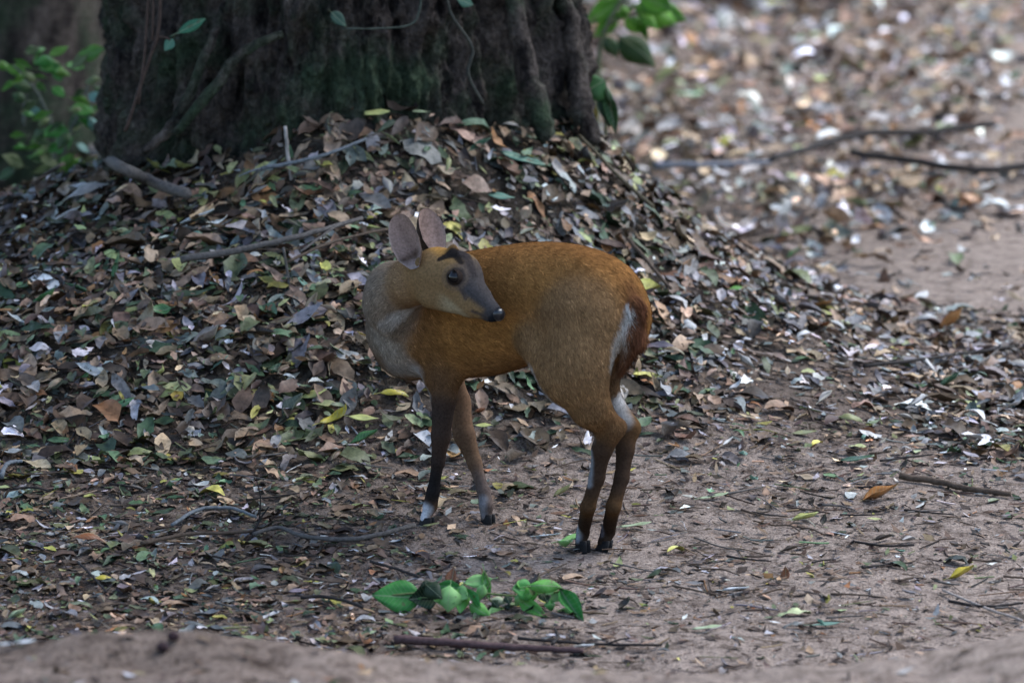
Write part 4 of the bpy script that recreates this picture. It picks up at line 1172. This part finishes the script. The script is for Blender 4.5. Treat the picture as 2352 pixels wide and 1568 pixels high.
LAND = [(262, 450, 'the thick grey fallen branch'), (480, 650, 'the left end of the long grey stick'), (720, 605, 'the right end of the long grey stick'), (208, 482, 'the broad pale grey leaf'), (858, 560, 'the bright yellow green leaf by the ears'),
        (345, 775, 'the large curled tan leaf'), (480, 815, 'the large pinkish grey leaf'), (108, 720, 'the deep green leaf at far left'), (678, 968, 'the large dark grey green leaf'), (772, 998, 'the mustard yellow leaf'), (270, 648, 'the upright green blade'),
        (206, 1274, 'the dark red brown arched leaf'), (235, 1344, 'the bright yellow leaf at lower left'), (500, 1195, 'the curved bluish twig'), (800, 1258, 'the long dark stick'), (1140, 275, 'the two blue green leaves'), (1200, 397, 'the long blue green leaf'),
        (1415, 515, 'the large dark brown leaf'), (1288, 520, 'the short pale stem'), (662, 360, 'the upright pale stem'), (1575, 645, 'the pale orange leaf by the rump'), (1888, 731, 'the vivid orange leaf'), (372, 890, 'the crumpled yellow leaf'),
        (2190, 770, 'the large blurred orange leaf'), (2183, 908, 'the dark green leaf at right'), (1955, 982, 'the domed olive leaf'), (1968, 1064, 'the flat dark green leaf'), (2025, 1147, 'the orange leaf on the sand'), (860, 293, 'the yellow green leaf under the trunk'),
        (2190, 1130, 'the knobbly brown stick'), (1850, 1203, 'the pale yellow green leaf'), (1805, 1330, 'the rusty upright leaf'), (1690, 1366, 'the narrow whitish leaf'), (2210, 1329, 'the small yellow leaf at lower right'), (1625, 1452, 'the pale grey green leaf'),
        (2000, 362, 'the dark branch with a side shoot'), (2150, 430, 'the dark curved right branch'), (1620, 436, 'the bluish branch end'), (45, 1090, 'the hooked bluish twig'), (1110, 1400, 'the green sprig'), (278, 965, 'the green leaf at the foot of the slope'), (1900, 1445, 'the long grey green leaf')]
USED = {}
def where(px, py):
    a, b, nm = min(LAND, key=lambda q_: (q_[0] - px) ** 2 + ((q_[1] - py) * 1.3) ** 2)
    dx, dy = px - a, (py - b) * 1.3
    d = math.hypot(dx, dy)
    side_ = ('right of' if dx > 0 else 'left of') if abs(dx) > abs(dy) else ('below' if dy > 0 else 'above')
    if min(abs(dx), abs(dy)) > .45 * max(abs(dx), abs(dy)): side_ = ('lower ' if dy > 0 else 'upper ') + ('right of' if dx > 0 else 'left of')
    return ('close ' if d < 70 else 'further ' if d > 150 else '') + side_ + ' ' + nm
SHAPE_WORD = dict(flat='flat', curled='curled', folded='folded', arched='arched', cupped='cupped')
def more_leaves():
    rg = np.random.default_rng(77)
    zones = [  # n, px range, py range, length range, colours, label, group
        (60, (20, 850), (430, 1000), (40, 70), ['brown', 'tan', 'grey', 'brown', 'dark', 'dark', 'brown'], 'dry leaf in the thick litter left of the deer', 'dry leaves left of the deer'),
        (30, (700, 1420), (300, 540), (40, 74), ['brown', 'tan', 'grey', 'dark', 'olive'], 'dry leaf on the mound between deer and trunk', 'dry leaves between deer and trunk'),
        (16, (60, 850), (440, 1000), (40, 70), ['olive', 'dark_green', 'teal', 'green'], 'greenish leaf in the thick litter left of the deer', 'greenish leaves left of the deer'),
        (44, (1500, 2340), (640, 1000), (40, 70), ['grey', 'tan', 'pale', 'brown', 'pale'], 'dry leaf in the litter right of the deer', 'dry leaves right of the deer'),
        (26, (1560, 2340), (180, 600), (34, 62), ['pale', 'white', 'grey', 'tan', 'white'], 'pale blurred leaf on the far ground at upper right', 'pale leaves on the far ground'),  # whitish leaf colours stand in for sky reflections
        (36, (20, 900), (1030, 1400), (34, 66), ['brown', 'grey', 'tan', 'dark', 'brown'], 'leaf lying flat on the trodden ground at lower left', 'leaves on the trodden ground at lower left'),
        (24, (1450, 2340), (1010, 1460), (24, 54), ['pale', 'grey', 'dark', 'tan', 'teal'], 'small leaf on the bare sand right of the deer', 'small leaves on the bare sand'),
    ]
    kk = 0
    for n, xr, yr, lr, cs, lb, gp in zones:
        for _ in range(n):
            px, py = rg.uniform(*xr), rg.uniform(*yr)
            if 820 < px < 1500 and 470 < py < 1280: px = rg.uniform(xr[0], min(xr[1], 800)) if xr[0] < 800 else rg.uniform(1520, 2300)
            steep = py < 1000 and px < 1500
            cn = cs[int(rg.integers(len(cs)))]
            c = np.array(COLS[cn]) * rg.uniform(.7, 1.2)
            sh = ['flat', 'curled', 'folded', 'arched', 'cupped'][int(rg.integers(5))]
            for sh2 in [sh, 'flat', 'curled', 'folded', 'arched', 'cupped']:
                if SHAPE_WORD[sh2] + ' ' + cn + where(px, py) not in USED: sh = sh2; break
            USED[SHAPE_WORD[sh] + ' ' + cn + where(px, py)] = 1
            lb = ' '.join((SHAPE_WORD[sh] + ' ' + cn.replace('_', ' ') + ' leaf ' + where(px, py)).split()[:16])
            fallen_leaf(px, py, rg.uniform(*lr), sh, tuple(c), lb, rg.uniform(0, 6.28), rg.uniform(0, .42) if py < 1020 else rg.uniform(0, .15),
                        [.32, .42, .52][int(rg.integers(3))], rg.uniform(.014, .028) if py < 1000 else .004, gp, int(rg.integers(5)), roll=rg.normal(0, .3) if py < 1020 else rg.normal(0, .08))
            kk += 1
more_leaves()

# ================================================================== sticks and twigs
def stick(path, r_px, colour, label, lifts=None, side=None, group=None, cat='twig', name='twig', wob=.12, seed=0):
    """path in picture points lying on the ground; lifts raise points off it (metres)"""
    pts = []
    for k, (a, b) in enumerate(path):
        p = ghit(a, b)
        lf = lifts[k] if lifts else 0.0
        if lf:                                     # rises from the ground at the depth of its foot
            foot = ghit(*path[lifts.index(0.0)]) if 0.0 in lifts else p
            p = at(a, b, foot[1] + (0.01 if lf > 0 else 0))
        pts.append(p)
    sz = pxsize(pts[0])
    r0, r1 = r_px[0] * sz, r_px[1] * sz
    rad = np.linspace(r0, r1, len(pts))
    pts = [p + np.array([0, 0, r * 1.1 + .004 + float(coverage(p[0], p[1])) * (.046 if py_ < 1000 else .016)]) if not lifts else p for p, r, (_, py_) in zip(pts, rad, path)]
    parts = [tube(pts, rad, 8, 6, wob, seed)]
    if side:
        for (ia, qx, qy, rr) in side:
            p0 = pts[ia]; p1 = at(qx, qy, p0[1] - .01)
            parts.append(tube([p0, p0 * .45 + p1 * .55 + np.array([.004, 0, .003]), p1], [rr * sz, rr * sz * .8, rr * sz * .5], 7, 5, wob, seed + 5))
    V, F = join_geo(parts)
    V, b = base_mesh(V)
    o = link(name, mesh_np(name, V, F), M_TWIG, None, b)
    o.color = (*colour, 1)
    return tag(o, label, cat, group)
GR, BR, PALE, DK, BLU = (.10, .088, .080), (.085, .060, .044), (.30, .27, .25), (.030, .025, .023), (.13, .14, .15)
stick([(168, 365), (205, 402), (262, 450), (340, 490), (432, 522)], (13, 10), GR, 'thick grey fallen branch slanting across the litter at left', name='branch', cat='branch', seed=1)
stick([(415, 670), (560, 644), (700, 612), (832, 570)], (9, 5), GR, 'long grey stick lying in the litter left of the neck', name='branch', cat='branch', seed=2)
stick([(660, 672), (740, 632), (830, 606), (890, 592)], (4, 3), BR, 'thin reddish twig reaching to the neck from the litter', seed=3)
stick([(690, 645), (760, 594), (804, 572)], (3, 2.5), GR, 'short thin twig crossing above the long grey stick', seed=4)
stick([(655, 290), (662, 360), (671, 420)], (4, 4.5), PALE, 'pale bare stem standing upright at the foot of the trunk', lifts=[.1, .05, 0.0], seed=5)
stick([(600, 454), (680, 441), (760, 417), (842, 385)], (5, 3.5), BLU, 'bluish grey twig on the mound below the upright pale stem', side=[(0, 548, 405, 3)], seed=6)
stick([(651, 568), (660, 622), (669, 682)], (3, 3), GR, 'thin upright stem in the litter left of the neck', lifts=[.09, .045, 0.0], seed=7)
stick([(1292, 485), (1282, 515), (1268, 548)], (3.5, 3.5), PALE, 'short pale stem standing behind the deer\'s back', lifts=[.05, .025, 0.0], seed=8)
stick([(396, 1228), (458, 1196), (530, 1191), (588, 1212)], (4.5, 3.5), BLU, 'curved bluish twig on the trodden ground at lower left', seed=9)
stick([(585, 1248), (640, 1236), (700, 1255), (820, 1259), (952, 1227)], (4.5, 6), GR, 'long dark stick in front of the near front hoof', name='branch', cat='branch', seed=10)
stick([(572, 1246), (596, 1195), (617, 1163)], (3.5, 2), DK, 'forked dark twig standing up at the end of the long stick', lifts=[0.0, .03, .06], side=[(1, 590, 1105, 2)], seed=11)
stick([(325, 1274), (430, 1250), (520, 1246), (612, 1238)], (5, 3.5), BR, 'brown stick ending beside the forked dark twig', seed=12)
stick([(850, 1310), (905, 1322), (962, 1341)], (3.5, 3), DK, 'thin dark twig behind the left end of the green sprig', seed=13)
stick([(905, 1494), (1030, 1497), (1180, 1503), (1340, 1512)], (11, 7), (.085, .052, .05), 'thick dark stick at the bottom edge of the track', name='branch', cat='branch', seed=14)
stick([(1190, 1478), (1280, 1484), (1390, 1492), (1520, 1492)], (4, 3), DK, 'thin dark twig above the thick stick at the bottom', side=[(2, 1445, 1465, 2.5)], seed=15)
stick([(2066, 1108), (2150, 1121), (2235, 1140), (2322, 1147)], (8, 6), BR, 'knobbly brown stick lying on the sand at right', name='branch', cat='branch', seed=16)
stick([(2165, 1366), (2250, 1400), (2348, 1434)], (3, 3), (.30, .25, .22), 'straight pale twig near the lower right corner', seed=17)
stick([(1770, 428), (1860, 398), (1990, 365), (2120, 352), (2282, 326)], (9, 9), DK, 'dark fallen branch with a side shoot on the far right ground', side=[(3, 2258, 386, 5)], name='branch', cat='branch', seed=18)
stick([(1502, 438), (1620, 436), (1770, 428)], (8, 5), (.17, .18, .21), 'bluish branch end lying beside the mound', name='branch', cat='branch', seed=19)
stick([(1955, 414), (2090, 424), (2240, 441), (2362, 420)], (9, 9), DK, 'dark curved branch at the right edge below the one with a shoot', name='branch', cat='branch', side=[(2, 2236, 405, 5)], seed=20)
stick([(690, 1396), (740, 1392), (790, 1400), (832, 1412)], (4, 4), DK, 'small curved dark twig left of the green sprig', seed=21)
stick([(180, 1312), (214, 1350), (245, 1385)], (3, 2.5), DK, 'slanting dark twig beside the bright yellow leaf', seed=22)
stick([(76, 486), (130, 448), (182, 412)], (5, 4), BR, 'dark twig lying under the sapling at left', seed=23)
stick([(3, 1120), (14, 1094), (30, 1084), (52, 1082)], (6, 4), BLU, 'hooked bluish twig at the left edge', seed=24)
stick([(2245, 878), (2290, 840), (2330, 792)], (3, 2), GR, 'thin twig slanting up near the right edge', seed=25)
stick([(1985, 872), (2100, 862), (2200, 850), (2330, 832)], (4.5, 3.5), DK, 'long dark twig in the litter at right', seed=26)
stick([(1268, 1492), (1282, 1474), (1274, 1456)], (4, 3), DK, 'short hooked twig above the thick bottom stick', seed=27)
stick([(1965, 1255), (2030, 1262), (2100, 1262)], (3, 2.5), DK, 'short straight dark twig on the sand below the orange leaf', seed=28)
stick([(2180, 1392), (2260, 1402), (2350, 1396)], (4, 3), DK, 'dark twig crossing the straight pale twig at lower right', seed=29)
stick([(1440, 612), (1490, 672), (1540, 724)], (5, 4), BR, 'brown stick on the slope just right of the rump', seed=30)
stick([(1330, 378), (1420, 470), (1500, 540)], (4, 5), (.10, .08, .05), 'root like stick running down the right side of the mound', seed=31)
stick([(150, 1050), (190, 1000), (168, 1070)], (3, 2), DK, 'thin bent twig in the litter at far left', seed=32)
def more_twigs():
    rg = np.random.default_rng(31)
    for k in range(46):
        left = k % 3 == 0
        px, py = (rg.uniform(20, 900), rg.uniform(1060, 1420)) if left else (rg.uniform(1000, 2330), rg.uniform(1060, 1470))
        if 940 < px < 1500 and py < 1290: px += 620
        a = rg.normal(0, .16); L = rg.uniform(45, 130)
        for L2 in (L, 60, 90, 120):
            kw = ('short' if L2 < 75 else 'long' if L2 > 105 else 'thin') + where(px + L2 / 2, py)
            if kw not in USED: L = L2; break
        USED[kw] = 1
        mid = (px + L * .5 + rg.normal(0, 5), py + L * .5 * a + rg.normal(0, 3))
        stick([(px, py), mid, (px + L, py + L * a)], (rg.uniform(2, 3.4), rg.uniform(1.3, 2)), (DK, BR, GR)[int(rg.integers(3))],
              ('short' if L < 75 else 'long' if L > 105 else 'thin') + ' dark twiglet ' + where(px + L / 2, py), None, None,
              'small twigs at lower left' if left else 'small twigs on the sand', seed=60 + k)
more_twigs()
# two dark droppings on the sand bank
for k, (a, b, lb) in enumerate(((398, 1476, 'upper of two dark pellets on the sand bank at lower left'), (374, 1503, 'lower of two dark pellets on the sand bank at lower left'))):
    p = ghit(a, b); v, f = sphere_np(np.zeros(3), .008, 10, 14)
    v = v * np.array([1.2, 1, .9]) * (1 + .12 * fbm(v[:, 0] * 200, v[:, 1] * 200, v[:, 2] * 200 + k, 2))[:, None]
    o = link('pellet', mesh_np('pellet', v, f), M_TWIG, None, p + np.array([0, 0, .006])); o.color = (.035, .02, .022, 1)
    tag(o, lb, 'pellet', 'pellets on the sand bank')

# ================================================================== green plants
def plant_leaf(parent, root_p, base, tip, width, colour, shape='flat', seed=0, facing=None):
    """a living leaf as a part, from stalk end to tip"""
    ax = tip - base; L = float(np.linalg.norm(ax))
    o = bpy.data.objects.new('leaf', leaf_mesh(shape, width, seed)); COL.objects.link(o)
    if not o.data.materials: o.data.materials.append(M_LEAF)
    o.parent = parent
    X = Vector(ax / L); up = Vector(facing if facing is not None else (0.1, -.75, .65))
    Y = up.cross(X).normalized(); Z = X.cross(Y)
    M = Matrix((X, Y, Z)).transposed()
    o.rotation_mode = 'QUATERNION'; o.rotation_quaternion = M.to_quaternion()
    o.scale = (L, L, L); o.location = Vector((base + tip) / 2 - root_p)
    if not o.material_slots or True:
        o.material_slots[0].link = 'OBJECT'; o.material_slots[0].material = M_GREEN
    o.color = (*colour, 1)
    return o
def plant(name, foot, label, cat, stems, leaves, stem_col):
    root = empty(name, foot, label, cat)
    for k, (pts, ra, rb) in enumerate(stems):
        v, f = tube(pts, np.linspace(ra, rb, len(pts)), 7, 5, .06, k)
        o = link('stem', mesh_np('stem', v - foot, f), M_TWIG, root); o.color = (*stem_col, 1)
    for k, (b, t, w_, c, sh, fc) in enumerate(leaves):
        plant_leaf(root, foot, b, t, w_, c, sh, k, fc)
    return root
def build_plants():
    rg = np.random.default_rng(9)
    # torn green sprig lying on the track
    foot = ghit(1110, 1405); y0 = foot[1]
    def g(a, b, dz=.0, dy=0.0): return at(a, b, y0 + dy) + np.array([0, 0, dz])
    G1, G2, G3, G4 = (.055, .25, .050), (.13, .38, .07), (.012, .034, .014), (.26, .50, .17)
    lv = [(g(958, 1372), g(868, 1368), .50, G1), (g(1012, 1368, dy=.01), g(945, 1378, dy=.0), .85, G3), (g(1035, 1352), g(1028, 1402, dy=-.02), .75, G4),
          (g(1062, 1352), g(1056, 1402, dy=-.02), .45, G2), (g(1068, 1355), g(1098, 1402, dy=-.02), .50, G1), (g(1108, 1342), g(1102, 1375), .45, G4),
          (g(1124, 1330, dy=.02), g(1072, 1338, dy=.01), .34, G4), (g(1112, 1312, dy=.02), g(1122, 1368, dy=.02), .34, G2), (g(1090, 1395), g(1128, 1418, dy=-.03), .40, G2),
          (g(1150, 1400), g(1118, 1424, dy=-.03), .40, G4), (g(1200, 1382), g(1256, 1418, dy=-.03), .34, G2), (g(1205, 1360), g(1185, 1388), .55, G4),
          (g(1230, 1352), g(1208, 1378), .50, G2), (g(1290, 1360), g(1338, 1432, dy=-.04), .46, G1), (g(1215, 1352), g(1290, 1350), .30, G2),
          (g(1240, 1362), g(1296, 1372), .36, G4), (g(1060, 1350), g(1010, 1346, dy=.01), .45, G1), (g(1130, 1378), g(1165, 1384), .35, (.42, .46, .28))]
    for _ in range(16):
        a_, b_ = rg.uniform(960, 1290), rg.uniform(1345, 1405)
        lv.append((g(a_, b_), g(a_ + rg.uniform(-48, 48), b_ + rg.uniform(-8, 28), dy=-.02), rg.uniform(.4, .6), (G1, G2, G4, G3)[int(rg.integers(4))]))
    lv = [(b - .12 * (t - b), t + .16 * (t - b), w_, c) for b, t, w_, c in lv]
    leaves = [(b, t, round(w_ * 1.35, 2), c, ['flat', 'cupped', 'arched'][k % 3], (rg.normal(0, .25), -.92, .40)) for k, (b, t, w_, c) in enumerate(lv)]
    stems = [([g(880, 1368), g(1000, 1358), g(1110, 1362), g(1200, 1368), g(1300, 1356)], .0022, .0016), ([g(1110, 1362), g(1124, 1340), g(1112, 1310)], .0016, .001),
             ([g(1110, 1362), g(1150, 1395), g(1200, 1385)], .0016, .001)]
    plant('leafy_sprig', foot, 'torn sprig of fresh green leaves lying on the track before the deer', 'sprig', stems, leaves, (.12, .16, .06))
    # sapling at the left edge, behind the mound
    Y0 = 2.75; foot = at(120, 430, Y0); foot[2] = float(ground(foot[0], foot[1]))
    def s(a, b, dy=0.0): return at(a, b, Y0 + dy)
    stems = [([foot, s(125, 330), s(95, 230), s(60, 180), s(30, 150)], .005, .002), ([foot, s(150, 340), s(185, 250), s(205, 190)], .005, .002),
             ([s(55, 290, .05), s(58, 220, .05), s(75, 185, .05)], .004, .003)]
    lv = [(60, 165, 10, 158, .45, 0), (75, 160, 30, 140, .4, 0), (95, 150, 80, 130, .5, 1), (100, 160, 140, 152, .45, 1), (60, 175, 20, 200, .5, 0), (110, 165, 165, 175, .4, 0),
          (130, 150, 140, 190, .45, 1), (85, 190, 110, 215, .5, 0), (20, 160, -20, 150, .5, 0), (180, 125, 212, 118, .35, 0), (195, 205, 165, 230, .4, 2), (200, 195, 232, 182, .5, 3),
          (205, 215, 232, 235, .5, 4), (190, 240, 212, 262, .6, 4), (195, 265, 225, 312, .4, 4), (185, 262, 160, 300, .5, 2), (150, 280, 115, 310, .45, 2), (165, 310, 130, 345, .5, 2),
          (175, 330, 205, 352, .45, 4), (150, 340, 100, 360, .4, 3), (140, 365, 95, 395, .45, 2), (160, 380, 205, 395, .4, 3), (125, 385, 70, 405, .4, 3), (110, 300, 75, 330, .5, 2), (70, 245, 100, 275, .4, 4),
          (40, 190, 5, 215, .5, 0), (170, 350, 140, 400, .5, 0), (120, 200, 150, 225, .45, 1)]
    cs = [(.08, .22, .02), (.045, .22, .03), (.03, .075, .02), (.13, .17, .06), (.16, .32, .28)]
    lv += [(a_ := rg.uniform(20, 215), b_ := rg.uniform(120, 400), a_ + rg.choice([-1, 1]) * rg.uniform(30, 58), b_ + rg.uniform(-25, 40), rg.uniform(.38, .55), int(rg.integers(0, 4))) for _ in range(50)]
    leaves = [(s(a, b, dd := rg.uniform(-.12, .12)), s(c, d, dd + rg.uniform(-.03, .02)), round(w_ * 1.3, 1), cs[k], ['flat', 'cupped', 'arched'][i % 3], (rg.normal(0, .4), -.7, .6)) for i, (a, b, c, d, w_, k) in enumerate(lv)]
    plant('sapling', foot, 'leafy green sapling at the left edge beside the trunk', 'sapling', stems, leaves, (.11, .12, .10))
    # broad leaved sapling right of the trunk, out of focus
    Y0 = 3.6; foot = at(1365, 240, Y0); foot[2] = float(ground(foot[0], foot[1]))
    stems = [([foot, s(1450, 120) * 1.0, at(1440, 20, Y0), at(1425, -60, Y0)], .007, .004)]
    def q(a, b, dy=0.0): return at(a, b, Y0 + dy)
    stems = [([foot, q(1375, 150), q(1395, 60), q(1440, -20)], .007, .004), ([q(1395, 60), q(1450, 30), q(1510, 5)], .004, .002)]
    GA, GB, GC = (.07, .22, .01), (.10, .28, .015), (.020, .055, .008)
    lv = [((1425, 0), (1345, 60), .5, GA), ((1430, 30), (1360, 95), .5, GB), ((1450, 20), (1560, 62), .55, GB), ((1470, -10), (1545, 25), .7, GA), ((1460, 45), (1490, 100), .7, GA),
          ((1415, 90), (1510, 158), .5, GC), ((1480, 0), (1520, 70), .6, GB), ((1440, -20), (1380, 10), .5, GA), ((1395, 85), (1420, 140), .5, GC), ((1500, 10), (1575, 50), .4, GA)]
    for _ in range(14):
        a_, b_ = rg.uniform(1385, 1520), rg.uniform(-20, 60)
        lv.append(((a_, b_), (a_ + rg.uniform(-35, 60), b_ + rg.uniform(10, 50)), rg.uniform(.35, .5), (GA, GB, GB, GC)[int(rg.integers(4))]))
    leaves = [(q(*a, dd := rg.uniform(-.08, .08)), q(*b, dd + rg.uniform(-.04, .02)), round(w_ * 1.25, 2), c, ['flat', 'cupped', 'arched'][i % 3], (rg.normal(0, .3), -.8, .5)) for i, (a, b, w_, c) in enumerate(lv)]
    plant('sapling', foot, 'bright green broad leaved sapling right of the trunk', 'sapling', stems, leaves, (.14, .15, .09))
    # drooping dark seedling at the right foot of the trunk
    foot = ghit(1388, 350)
    if foot[1] > 2.3:
        foot = at(1388, 350, 1.62); foot[2] = float(ground(foot[0], foot[1])) - .01
    Y0 = float(foot[1])
    stems = [([foot, q(1392, 250), q(1382, 200)], .003, .002)]
    lv = [((1392, 190), (1326, 226), .95, (.035, .12, .030)), ((1390, 192), (1418, 310), .40, (.045, .11, .035)), ((1385, 200), (1400, 295), .42, (.05, .10, .06)), ((1368, 245), (1364, 298), .42, (.36, .27, .03)), ((1392, 200), (1408, 250), .4, (.03, .08, .025))]
    leaves = [(q(*a), q(*b, -.02), w_, c, ['arched', 'cupped', 'flat', 'folded', 'arched'][i], (rg.normal(0, .2), -.8, .4)) for i, (a, b, w_, c) in enumerate(lv)]
    plant('seedling', foot, 'small drooping dark green seedling at the right foot of the trunk', 'seedling', stems, leaves, (.10, .11, .06))
    # hanging vine with two blue green leaves on the left of the trunk
    Y0 = 1.46; foot = at(288, 302, Y0)
    stems = [([at(372, -120, Y0), q(368, 0), q(362, 80), q(345, 130), q(315, 220), q(288, 302)], .004, .0035), ([at(345, -120, Y0), q(340, 0), q(332, 120), q(318, 240)], .003, .003),
             ([at(352, -120, Y0), q(352, 0), q(350, 90)], .003, .0025), ([q(348, 92), q(370, 85), q(392, 92)], .0025, .002), ([q(396, 84), q(412, 72)], .002, .0015)]
    leaves = [(q(398, 90), q(378, 118), .75, (.075, .20, .135), 'flat', (0, -.9, .4)), (q(405, 78), q(474, 44), .36, (.035, .15, .08), 'flat', (0, -.9, .4))]
    plant('vine', foot, 'thin hanging vine with two blue green leaves left of the trunk', 'vine', stems, leaves, (.060, .040, .032))
    # climber on the face of the trunk
    def tr(a, b, e=.0):
        p = at(a, b, 1.45); dx = p[0] - TX; return at(a, b, TY - math.sqrt(max(.525 ** 2 - dx * dx, .01)) - e)
    foot = tr(1105, 240)
    stems = [([tr(1020, -30), tr(1040, 40), tr(1085, 110), tr(1075, 170), tr(1110, 240)], .0028, .0034)]
    plant('climber', foot, 'thin grey climber running down the face of the trunk', 'climber', stems, [], (.045, .045, .038))
    foot = tr(790, 66)
    stems = [([tr(968, -20), tr(962, 30), tr(940, 58), tr(870, 66), tr(785, 66)], .0022, .0018)]
    leaves = [(tr(760, 28), tr(795, 62), .6, (.035, .08, .055), 'flat', (0, -.9, .4)), (tr(1045, -5), tr(1085, 12), .6, (.04, .11, .075), 'flat', (0, -.9, .4))]
    plant('climber', foot, 'pale tendril curving across the upper middle of the trunk', 'climber', stems, leaves, (.055, .065, .052))
build_plants()

# ================================================================== forest behind
def leaf_cloud(rg, cen, rad, n, size, col):
    d = rg.normal(0, 1, (n, 3)); d /= np.linalg.norm(d, axis=1)[:, None]
    pos = cen + d * rad * (rg.random((n, 1)) ** .45)
    cols = np.array(col) * np.exp(rg.normal(0, .35, (n, 1))) * rg.uniform(.9, 1.1, (n, 3))
    return scatter(TEMPS[:10], pos, rg.uniform(.6, 1.3, n) * size, rg.uniform(0, 6.28, n), np.abs(rg.normal(.3, .6, n)), rg.uniform(0, 6.28, n), cols)
def bush(x, y, r, h, n, size, col, label, group, seed):
    rg = np.random.default_rng(seed)
    foot = np.array([x, y, float(ground(x, y))])
    root = empty('bush', foot, label, 'bush', group)
    parts = []
    for k in range(7):
        a = rg.uniform(0, 6.28); q = rg.uniform(.2, .75) * r
        tipp = foot + np.array([math.cos(a) * q, math.sin(a) * q, h * rg.uniform(.6, .95)])
        parts.append(tube([foot, (foot + tipp) / 2 + rg.normal(0, .05, 3), tipp], [.018, .012, .006], 6, 4, .05, k))
    v, f = join_geo(parts); o = link('stem', mesh_np('stem', v - foot, f), M_TWIG, root); o.color = (.06, .05, .04, 1)
    Vs, Fs, Cs, off = [], [], [], 0
    for k in range(9):
        a = rg.uniform(0, 6.28); q = rg.uniform(0, .8) * r
        c = foot + np.array([math.cos(a) * q, math.sin(a) * q, h * rg.uniform(.22, .9)])
        v, f, c2 = leaf_cloud(rg, c, r * rg.uniform(.3, .55), n // 9, size, col)
        Vs.append(v); Fs += [q_ + off for q_ in f]; Cs.append(c2); off += len(v)
    link('crown', mesh_np('crown', np.concatenate(Vs) - foot, [np.concatenate(Fs)], True, np.concatenate(Cs)), M_CROWN, root)
def far_tree(x, y, r, label, seed):
    rg = np.random.default_rng(seed)
    foot = np.array([x, y, float(ground(x, y)) - .05])
    root = empty('tree', foot, label, 'tree', None)
    v, f = tube([foot, foot + np.array([rg.normal(0, .05), 0, 1.5]), foot + np.array([rg.normal(0, .15), 0, 4.0]), foot + np.array([rg.normal(0, .3), 0, 7.0])], [r * 1.35, r, r * .9, r * .6], 18, 8, .03, seed)
    link('trunk', mesh_np('trunk', v - foot, f), M_BARK, root)
    Vs, Fs, Cs, off = [], [], [], 0
    for k in range(8):
        c = foot + np.array([rg.normal(0, 1.0), rg.normal(0, 1.0), rg.uniform(4.5, 8)])
        v, f, c2 = leaf_cloud(rg, c, 1.1, 350, .22, (.05, .08, .03))
        Vs.append(v); Fs += [q_ + off for q_ in f]; Cs.append(c2); off += len(v)
    link('crown', mesh_np('crown', np.concatenate(Vs) - foot, [np.concatenate(Fs)], True, np.concatenate(Cs)), M_CROWN, root)
def build_forest():
    p = at(30, 100, 4.6); far_tree(p[0], 4.6, .17, 'dim tree trunk in the shade at the upper left corner', 1)
    p = at(190, 100, 5.8); far_tree(p[0], 5.8, .12, 'slim dim trunk between the corner tree and the big trunk', 2)
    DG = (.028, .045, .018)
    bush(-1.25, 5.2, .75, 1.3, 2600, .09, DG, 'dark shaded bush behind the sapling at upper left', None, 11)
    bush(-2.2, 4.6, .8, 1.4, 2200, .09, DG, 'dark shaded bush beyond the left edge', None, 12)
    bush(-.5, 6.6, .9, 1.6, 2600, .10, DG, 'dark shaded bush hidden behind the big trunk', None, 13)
    b1 = ghit(1650, 26); b2 = ghit(1930, 14)
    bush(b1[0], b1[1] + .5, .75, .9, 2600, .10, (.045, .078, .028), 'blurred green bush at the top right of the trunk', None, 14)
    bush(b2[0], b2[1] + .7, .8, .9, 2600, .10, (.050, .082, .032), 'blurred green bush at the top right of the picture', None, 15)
build_forest()
